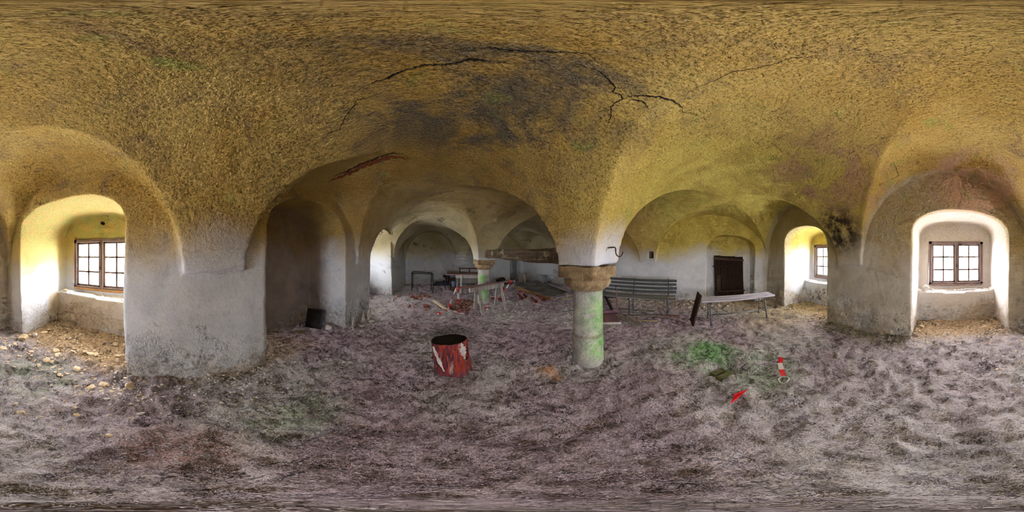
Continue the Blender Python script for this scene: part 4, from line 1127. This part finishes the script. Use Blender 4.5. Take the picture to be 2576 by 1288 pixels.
# ---------------------------------------------------------------- things down the hall
t = Thing('work_table', (1.4, 6.1, 0), 'rough table of boards on trestle legs behind the far column', 'table')
t.part('table_top', plank(BM(), (0.80, 6.40, 0.735), (2.05, 5.86, 0.745), 0.40, 0.028, segs=6, wob=0.003, seed=1), M['pinkwood'])
t.part('apron', plank(BM(), (1.10, 6.12, 0.66), (2.0, 5.74, 0.665), 0.04, 0.12, segs=6, wob=0.003, seed=2), M['oldgrey'])
for (fx_, fy_, tx, ty) in ((1.26, 5.98, 1.32, 6.02), (1.20, 6.42, 1.26, 6.32), (1.98, 5.66, 1.94, 5.72), (2.05, 6.1, 2.0, 6.0)):
    t.part('leg', plank(BM(), (fx_, fy_, fz(fx_, fy_) - 0.01), (tx, ty, 0.70), 0.085, 0.05, segs=4, wob=0.002, seed=3), M['oldgrey'])
t.part('stretcher', plank(BM(), (1.26, 6.05, 0.17), (2.0, 5.75, 0.18), 0.04, 0.05, segs=4, wob=0.002, seed=4), M['pinkwood'])
t = Thing('dark_crate', (1.7, 6.2, 0.77), 'dark open slatted frame standing on the rough table', 'crate')
for z in (0.795, 0.955):
    t.part('rail', plank(BM(), (1.28, 6.40, z), (2.06, 6.02, z), 0.03, 0.055, segs=4, wob=0.002, seed=5), M['darkboard'])
for s in (0.04, 0.5, 0.96):
    p = Vector((1.28, 6.40, 0)).lerp(Vector((2.06, 6.02, 0)), s); t.part('post', plank(BM(), (p.x, p.y, 0.755), (p.x, p.y, 0.985), 0.05, 0.04, up=(1, 0, 0), segs=2, wob=0.001, seed=6), M['darkboard'])
b = plank(BM(), (0.84, 6.60, 0.79), (1.30, 6.42, 0.79), 0.10, 0.05, segs=3, wob=0.002, seed=8)
solo('dark_timber', b, M['darkboard'], 'dark timber offcut on the left end of the rough table', 'timber')
t = Thing('metal_frame', (0.1, 6.6, 0), 'bare black steel table frame standing before the far wall', 'frame')
z0 = fz(0.2, 6.8)
for (x_, y_) in ((0.20, 6.85), (0.24, 6.35), (-0.62, 7.25), (-0.62, 6.7)):
    t.part('leg', tube(BM(), [(x_, y_, fz(x_, y_) - 0.01), (x_, y_, 0.74)], 0.017, 8), M['black_steel'], True)
b = BM()
for p, q in (((0.20, 6.85), (-0.62, 7.25)), ((0.24, 6.35), (-0.62, 6.7)), ((0.20, 6.85), (0.24, 6.35)), ((-0.62, 7.25), (-0.62, 6.7))): tube(b, [(*p, 0.74), (*q, 0.74)], 0.016, 8)
t.part('top_rim', b, M['black_steel'], True)
b = plank(BM(), fl3(0.35, 7.5, 0.16), fl3(1.15, 7.1, 0.26), 0.34, 0.025, up=(0.2, -0.5, 0.8), segs=4, wob=0.003, seed=9)
solo('blue_board', b, M['bluegrey'], 'blue-grey board lying tilted beside the black steel frame', 'board')
b = BM(); box(b, 1.02, 1.20, 6.9, 7.06, 0.52, 0.66, 0.01); solo('blue_crate', b, M['blue'], 'upper faded blue box beside the rough table', 'box')
b = lathe(BM(), (1.10, 6.6, 0.0), [(0.07, 0.17), (0.105, 0.40), (0.11, 0.42), (0.10, 0.42), (0.065, 0.19)], 24); solo('blue_bucket', b, M['blue'], 'faded blue bucket under the left end of the rough table', 'bucket', smooth=True)
b = BM(); box(b, 1.0, 1.22, 6.5, 7.1, fz(1.1, 6.8), 0.17, 0.01); box(b, 0.98, 1.24, 6.86, 7.1, 0.17, 0.52, 0.01); solo('dark_chest', b, M['darkboard'], 'dark stepped box carrying the faded blue things', 'box')
b = BM()
for k in range(9):
    r = random.Random(k + 50); c_ = (0.9 + r.uniform(-.12, .12), 7.3 + r.uniform(-.2, .2), 0.35 + r.uniform(-.2, .25))
    tube(b, [Vector(c_) + Vector((r.uniform(-.2, .2), r.uniform(-.15, .15), r.uniform(-.2, .2))) for _ in range(4)], 0.016, 6)
solo('brush_heap', b, M['black_steel'], 'tangled heap of black twigs and wire behind the rough table', 'heap').__setitem__('kind', 'stuff')
# slab platform before the low alcove
t = Thing('slab_platform', (4.3, 5.0, 0), 'large grey slab lying on low timbers before the alcove of the right wall', 'slab')
cs = [(3.66, 6.10), (3.50, 3.66), (4.30, 3.68), (5.25, 6.55)]
b = BM(); zz = (0.125, 0.125, 0.15, 0.17)
lo = [b.verts.new((x, y, z)) for (x, y), z in zip(cs, zz)]; hi = [b.verts.new((x, y, z + 0.035)) for (x, y), z in zip(cs, zz)]
b.faces.new(lo[::-1]); b.faces.new(hi)
for i in range(4): b.faces.new((lo[i], lo[(i+1) % 4], hi[(i+1) % 4], hi[i]))
bmesh.ops.subdivide_edges(b, edges=b.edges[:], cuts=10, use_grid_fill=True)
for v in b.verts: v.co += Vector((0.012 * math.sin(9*v.co.y), 0.012 * math.sin(8*v.co.x), 0.006 * math.sin(6*v.co.x + 5*v.co.y)))
t.part('slab', b, M['slab'])
t.part('bearer', plank(BM(), (3.72, 6.12, 0.07), (3.56, 3.70, 0.07), 0.08, 0.11, segs=6, wob=0.003, seed=1), M['sillwood'], label='ochre timber edge')
t.part('bearer', plank(BM(), (5.0, 6.40, 0.08), (4.22, 3.72, 0.08), 0.08, 0.13, segs=6, wob=0.003, seed=2), M['plankgrey'])
solo('white_chip', rock(BM(), (4.30, 5.55, 0.20), 0.06, 0.05, 0.012, 4, 0.3), M['white'], 'small white chip lying on the grey slab', 'chip')
def pipe(p, q, r, lab, grp='terracotta drain pipes beside the grey slab'):
    d = (Vector(q) - Vector(p)).normalized(); L = (Vector(q) - Vector(p)).length
    b = BM()
    prof = [(r * 1.28, 0), (r * 1.28, 0.06), (r, 0.08), (r, L), (r * 0.82, L), (r * 0.82, 0.07), (r * 1.08, 0.06), (r * 1.08, 0)]
    u = Vector((-d.y, d.x, 0)); rings = []
    for (rr, s) in prof: rings.append([b.verts.new(Vector(p) + d * s + u * rr * math.cos(2*math.pi*k/24) + Vector((0, 0, 1)) * rr * math.sin(2*math.pi*k/24)) for k in range(24)])
    for i in range(len(rings)):
        A = rings[i]; B = rings[(i+1) % len(rings)]
        for k in range(24): b.faces.new((A[k], A[(k+1) % 24], B[(k+1) % 24], B[k]))
    solo('clay_pipe', b, M['clay'], lab, 'pipe', grp, smooth=False)
def zf(x, y, h): return (x, y, fz(x, y) + h)
pipe(zf(3.02, 3.80, 0.062), zf(3.22, 4.28, 0.062), 0.045, 'terracotta pipe, left one of the front pair before the grey slab')
pipe(zf(3.38, 3.86, 0.062), zf(3.50, 4.36, 0.062), 0.045, 'terracotta pipe, right one of the front pair before the grey slab')
pipe(zf(2.92, 4.42, 0.060), zf(3.10, 4.85, 0.060), 0.045, 'terracotta pipe lying behind the front pair, mouth half hidden')
pipe(zf(3.16, 4.52, 0.055), zf(3.34, 4.92, 0.055), 0.038, 'small terracotta pipe close to the ochre timber edge')
pipe(zf(2.30, 4.62, 0.055), zf(2.05, 4.90, 0.055), 0.040, 'terracotta pipe on the floor right of the far column')
for i, (x, y, lab) in enumerate(((3.45, 5.35, 'broken red clay pipe piece at the left end of the slab'), (3.55, 5.12, 'red clay shard between the slab and the pipes'), (3.20, 5.1, 'red clay shard left of the pipes'))):
    solo('clay_shard', rock(BM(), zf(x, y, 0.03), 0.10, 0.06, 0.045, 20+i, 0.5*i), M['clay'], lab, 'shard')
for i, (p, q) in enumerate((((3.82, 3.60), (4.18, 3.55)), ((3.86, 3.52), (4.2, 3.50)))):
    solo('lath', plank(BM(), fl3(*p, 0.02), fl3(*q, 0.02), 0.04, 0.015, segs=4, wob=0.002, seed=i), M['palewood'], ['pale lath at the near corner of the slab', 'second pale lath at the near corner of the slab, in front'][i], 'lath')
for i in range(4):
    x = 4.55 + i * 0.11
    b = plank(BM(), (x, 7.05, fz(x, 7.05)), (x + 0.12, 7.35, 0.52 - 0.02 * i), 0.085, 0.02, segs=4, wob=0.003, seed=i+3)
    solo('weathered_lath', b, M['plankgrey'] if i < 3 else M['palewood'], ['leftmost grey slat leaning beside the dark doorway', 'second grey slat leaning beside the dark doorway', 'third grey slat leaning beside the dark doorway', 'pale lath leaning right of the grey slats by the dark doorway'][i], 'slat', 'slats leaning by the far doorway')
b = plank(BM(), (3.20, 8.10, fz(3.2, 8.1)), (3.20, 8.16, 1.02), 0.22, 0.03, up=(0, -1, 0), segs=4, wob=0.003, seed=3)
solo('pale_board', b, M['oldgrey'], 'pale grey board standing against the far wall right of the far column', 'board')
for i, (x, y, w_, l_) in enumerate(((3.5, 7.4, 0.12, 1.0), (3.7, 7.2, 0.10, 1.1), (4.0, 7.5, 0.12, 0.9), (3.4, 7.0, 0.10, 0.8))):
    b = plank(BM(), fl3(x - l_/2, y - 0.1, 0.03 + 0.02*i), fl3(x + l_/2, y + 0.12*(i-1), 0.03 + 0.02*i), w_, 0.03, segs=5, wob=0.003, seed=i+70)
    solo('dark_plank', b, M['darkboard'], 'dark plank in the jumble on the floor before the far wall', 'plank', 'dark planks before the far wall')
solo('dark_sack', rock(BM(), zf(3.75, 7.7, 0.17), 0.32, 0.2, 0.2, 31, 0.2, 3), M['black_steel'], 'dark lumpy sack on the floor before the far wall', 'sack')

# ---------------------------------------------------------------- niche of the left wall
t = Thing('leaning_board', (-1.95, 2.45, 0), 'dark blue-black board leaning in the dim niche', 'board')
z = fz(-1.9, 2.4)
t.part('panel', plank(BM(), (-1.92, 2.28, z), (-1.98, 2.43, z + 0.36), 0.30, 0.025, up=(0.35, -0.9, 0.3), segs=3, wob=0.001, seed=2), M['black_steel'])
t.part('edge_strip', plank(BM(), (-1.772, 2.32, z + 0.005), (-1.825, 2.47, z + 0.355), 0.022, 0.04, up=(0.35, -0.9, 0.3), segs=3, wob=0.001, seed=2), M['bluegrey'], label='blue-grey edge')
solo('round_stone', rock(BM(), zf(-1.66, 2.42, 0.035), 0.07, 0.05, 0.06, 40, 0.3, 3, 0.1), M['whitestone'], 'round white stone at the corner of the dim niche', 'stone')
solo('flat_stone', rock(BM(), zf(-1.92, 1.98, 0.02), 0.13, 0.08, 0.02, 41, 0.6, 3, 0.1), M['stone'], 'flat oval stone lying inside the dim niche', 'stone')
# broken plaster at the foot of the pier beyond the niche
for i, (x, y, h, sx1, sy1, sz1, rot, lab) in enumerate((
        (-1.31, 2.72, 0.12, 0.03, 0.13, 0.13, 0.25, 'large broken plaster sheet leaning on the foot of the second pier'),
        (-1.25, 3.05, 0.14, 0.03, 0.09, 0.11, 0.1, 'jagged plaster sheet in the middle of the foot of the second pier'),
        (-1.22, 3.32, 0.16, 0.03, 0.10, 0.15, -0.1, 'tall plaster flake at the far side of the foot of the second pier'),
        (-1.20, 2.90, 0.03, 0.07, 0.06, 0.03, 0.6, 'plaster lump lying before the large broken sheet'),
        (-1.12, 3.20, 0.03, 0.07, 0.05, 0.03, 0.9, 'plaster lump lying before the tall plaster flake'))):
    b = rock(BM(), zf(x, y, h), sx1, sy1, sz1, 45+i, rot, 3, 0.3)
    solo('plaster_piece', b, M['whitestone'], lab, 'plaster', 'broken plaster at the foot of the second pier')

# ---------------------------------------------------------------- bricks on the floor
BR = [(-0.50, 5.55, 'dark red brick at the left of the brick cluster'), (-0.38, 5.38, 'brick in front of the brick cluster'), (-0.26, 5.52, 'brownish brick in the middle of the brick cluster'),
      (-0.22, 5.22, 'small brick lying before the cluster'), (-0.08, 5.68, 'brick at the right of the brick cluster'), (0.06, 5.55, 'dark brick chip right of the cluster')]
for i, (x, y, lab) in enumerate(BR):
    solo('brick', rock(BM(), zf(x, y, 0.04), 0.12 - 0.01 * (i % 3), 0.075, 0.055, 60+i, 0.7*i, 2, 0.15), M['brick'], lab, 'brick')
B2 = [(0.00, 4.42, 0.14, 'large loaf-shaped brick alone left of the split plank'), (-0.02, 4.18, 0.06, 'small brick chip before the loaf-shaped brick'), (-0.48, 4.52, 0.07, 'dark red brick chip left of the loaf-shaped brick'), (-0.36, 4.40, 0.06, 'red brick chip between the two darker chips'),
      (-0.95, 5.62, 0.10, 'red brick stub near the pier beyond the bright niche'), (0.95, 3.78, 0.08, 'red shard at the near edge of the pit'), (1.02, 4.02, 0.09, 'reddish brick on the right edge of the pit'), (0.86, 3.98, 0.10, 'long rust-brown shard lying at the pit'),
      (1.10, 4.12, 0.05, 'small brick bit under the trestle'), (0.45, 6.1, 0.06, 'red brick bit before the black steel frame'), (0.62, 5.9, 0.05, 'brick bit right of the steel frame foot')]
for i, (x, y, s, lab) in enumerate(B2):
    solo('brick', rock(BM(), zf(x, y, s * 0.35), s, s * 0.6, s * 0.48, 80+i, 0.9*i, 2, 0.15), M['brick'], lab, 'brick')
solo('white_stone', rock(BM(), zf(1.52, 3.92, 0.015), 0.035, 0.025, 0.02, 99), M['whitestone'], 'tiny white stone between the trestle legs', 'stone')
M['spoil'] = plain('rust_red_earth', (0.20, 0.07, 0.035), (0.09, 0.04, 0.03), 20, 0.95, 0, 0.01)
b = BM(); r = random.Random(5)
for k in range(260):
    a = r.uniform(0, 6.28); q = r.uniform(0, 1) ** 0.6 * 0.38; x = 1.04 + q * math.cos(a) * 1.1; y = 4.72 + q * math.sin(a) * 0.7
    rock(b, (x, y, 0), r.uniform(0.012, 0.035), r.uniform(0.012, 0.03), r.uniform(0.01, 0.025), k, a, 1)
def settle(b, per, k_h=0.5):
    vs = list(b.verts); P = np.array([[v.co.x, v.co.y] for v in vs]).reshape(-1, per, 2).mean(1)
    H = floor_h(P[:, 0], P[:, 1])
    for i, v in enumerate(vs): v.co.z += H[i // per]
settle(b, 12)
o = solo('dug_earth', b, M['spoil'], 'heap of rust-red clods thrown up beside the pit', 'earth'); o['kind'] = 'stuff'

# ---------------------------------------------------------------- rubble and flakes
def scatter(name, n, box_, sz, mat, lab, cat, seed, flat=0.5, cond=None):
    r = random.Random(seed); b = BM(); k = 0
    while k < n:
        x = r.uniform(box_[0], box_[1]); y = r.uniform(box_[2], box_[3])
        if cond and not cond(x, y, r): continue
        s = r.uniform(*sz); rock(b, (x, y, s * flat * 0.35), s, s * r.uniform(0.5, 0.9), s * flat, r.randrange(9999), r.uniform(0, 6.28), 1); k += 1
    settle(b, 12)
    o = solo(name, b, mat, lab, cat); o['kind'] = 'stuff'
    return o
M['crumb'] = plain('earth_crumb', (0.50, 0.42, 0.42), (0.24, 0.18, 0.18), 30, 0.95, 0, 0.004)
scatter('wall_rubble', 700, (3.9, 4.95, -1.9, 2.4), (0.012, 0.035), M['stone'], 'gravelly lime rubble heaped along the foot of the right wall', 'rubble', 1, 0.6, lambda x, y, r: x < xr(y) and r.random() < ((x - 3.85) / 1.0) ** 1.2)
scatter('plaster_crumbs', 520, (-2.5, -0.6, -2.3, -0.1), (0.010, 0.030), M['flake'], 'ochre plaster crumbs strewn in and before the left window niche', 'crumbs', 2, 0.35, lambda x, y, r: (x > xl(y) or abs(y + 1.33) < 0.83) and r.random() < (0.9 if x < -1.2 else 0.25) and abs(y + 1.33) < 1.1)
scatter('plaster_crumbs', 260, (-1.25, 0.45, -3.38, -2.3), (0.010, 0.026), M['flake'], 'ochre plaster crumbs at the foot of the parapet in the back window niche', 'crumbs', 3, 0.35, lambda x, y, r: abs(x + 0.38) < 0.78 and r.random() < 0.15 + 0.85 * (abs(x + 0.38) / 0.8) ** 2 + (0.5 if y < -3.25 else 0))
scatter('plaster_crumbs', 160, (2.2, 3.6, -3.35, -2.4), (0.012, 0.030), M['flake'], 'ochre plaster crumbs in the window niche of the right aisle', 'crumbs', 4, 0.35)
scatter('plaster_crumbs', 320, (-1.6, -0.9, -0.55, 1.15), (0.008, 0.024), M['whitestone'], 'pale plaster crumbs fallen along the foot of the first pier', 'crumbs', 5, 0.45, lambda x, y, r: x > xl(y) and r.random() < (-0.85 - x) / 0.6)
scatter('plaster_crumbs', 260, (-1.45, -0.6, 2.5, 5.7), (0.010, 0.035), M['whitestone'], 'pale plaster crumbs fallen along the foot of the second pier and the bright niche', 'crumbs', 6, 0.45, lambda x, y, r: x > xl(y) and r.random() < (-0.55 - x) / 0.7)
scatter('earth_crumbs', 1500, (-1.5, 4.3, -2.6, 4.2), (0.004, 0.014), M['crumb'], 'small crumbs of earth strewn over the trodden floor', 'crumbs', 7, 0.6)
FLK = []
r = random.Random(77)
for i in range(26):
    x = r.uniform(-2.35, -1.15); y = r.uniform(-2.1, -0.55)
    s = r.uniform(0.035, 0.075); FLK.append((x, y, s))
for (x, y, s) in FLK:
    solo('plaster_flake', rock(BM(), zf(x, y, 0.012), s, s * r.uniform(0.5, 0.8), s * 0.28, r.randrange(999), r.uniform(0, 6), 2), M['flake'], 'flat ochre plaster flake on the floor of the left window niche', 'plaster', 'plaster flakes in the left window niche')
for k in range(9):
    x = r.choice([r.uniform(-1.1, -0.8), r.uniform(0.0, 0.38)]); y = r.uniform(-3.25, -2.75); s = r.uniform(0.03, 0.06)
    solo('plaster_flake', rock(BM(), zf(x, y, 0.012), s, s * r.uniform(0.5, 0.8), s * 0.3, r.randrange(999), r.uniform(0, 6), 2), M['flake'], 'flat ochre plaster flake on the floor of the back window niche', 'plaster', 'plaster flakes in the back window niche')
for k in range(24):
    y = r.uniform(-1.3, 2.0); x = xr(y) - r.uniform(0.1, 0.55); s = r.uniform(0.04, 0.075)
    solo('rubble_stone', rock(BM(), zf(x, y, 0.02), s, s * 0.7, s * 0.6, r.randrange(999), r.uniform(0, 6), 2), M['stone'], 'fist-sized pale stone in the rubble along the right wall', 'stone', 'stones in the rubble along the right wall')
for (x, y, s, rot, lab) in ((-1.62, -2.05, 0.11, 0.3, 'large pinkish plaster block at the corner of the left window niche'), (-1.80, -1.98, 0.07, 1.0, 'white plaster lump beside the large pinkish block'), (-1.35, -0.35, 0.07, 0.2, 'greenish flat stone at the near corner of the first pier')):
    solo('plaster_block', rock(BM(), zf(x, y, s * 0.3), s, s * 0.65, s * 0.5, r.randrange(999), rot, 3), M['whitestone'] if 'white' in lab else M['flake'], lab, 'plaster')
# debris on the window sills
def sill(w, c, i):
    zz = 0.70
    def pos(u, d): return (xl(c) - d, c + u) if w == 'L' else (c + u, YB - d)
    where = ['the left window', 'the far left window', 'the back window', 'the right aisle window'][i]
    b = BM(); rr = random.Random(200 + i)
    for k in range(130):
        u = rr.uniform(-0.72, 0.72); d = rr.uniform(0.97, 1.15) if w == 'L' else rr.uniform(0.80, 1.02)
        x, y = pos(u, d); s = rr.uniform(0.008, 0.022) * (1 + 0.8 * (abs(u) > 0.5)); rock(b, (x, y, zz + 0.004), s, s * 0.7, s * 0.4, k, rr.uniform(0, 6), 1)
    o = solo('sill_debris', b, M['whitestone'], 'white plaster crumbs covering the sill of ' + where, 'crumbs'); o['kind'] = 'stuff'
    return pos
for i, (w, c) in enumerate((('L', -1.33), ('L', 4.69), ('B', -0.38), ('B', 2.91))):
    pos = sill(w, c, i)
    if i == 2:
        x, y = pos(0.66, 0.84); solo('plaster_block', rock(BM(), (x, y, 0.76), 0.07, 0.06, 0.075, 301, 0.5, 3), M['whitestone'], 'white plaster lump on the left end of the back window sill', 'plaster')
        solo('flat_lath', plank(BM(), (*pos(-0.12, 0.83), 0.715), (*pos(-0.42, 0.88), 0.715), 0.05, 0.02, segs=3, wob=0.002, seed=4), M['oldgrey'], 'flat pale lath lying on the back window sill', 'lath')
    if i == 0:
        x, y = pos(-0.68, 1.05); solo('plaster_block', rock(BM(), (x, y, 0.73), 0.05, 0.05, 0.04, 305, 0.5, 2), M['flake'], 'ochre stone at the far corner of the left window sill', 'plaster')
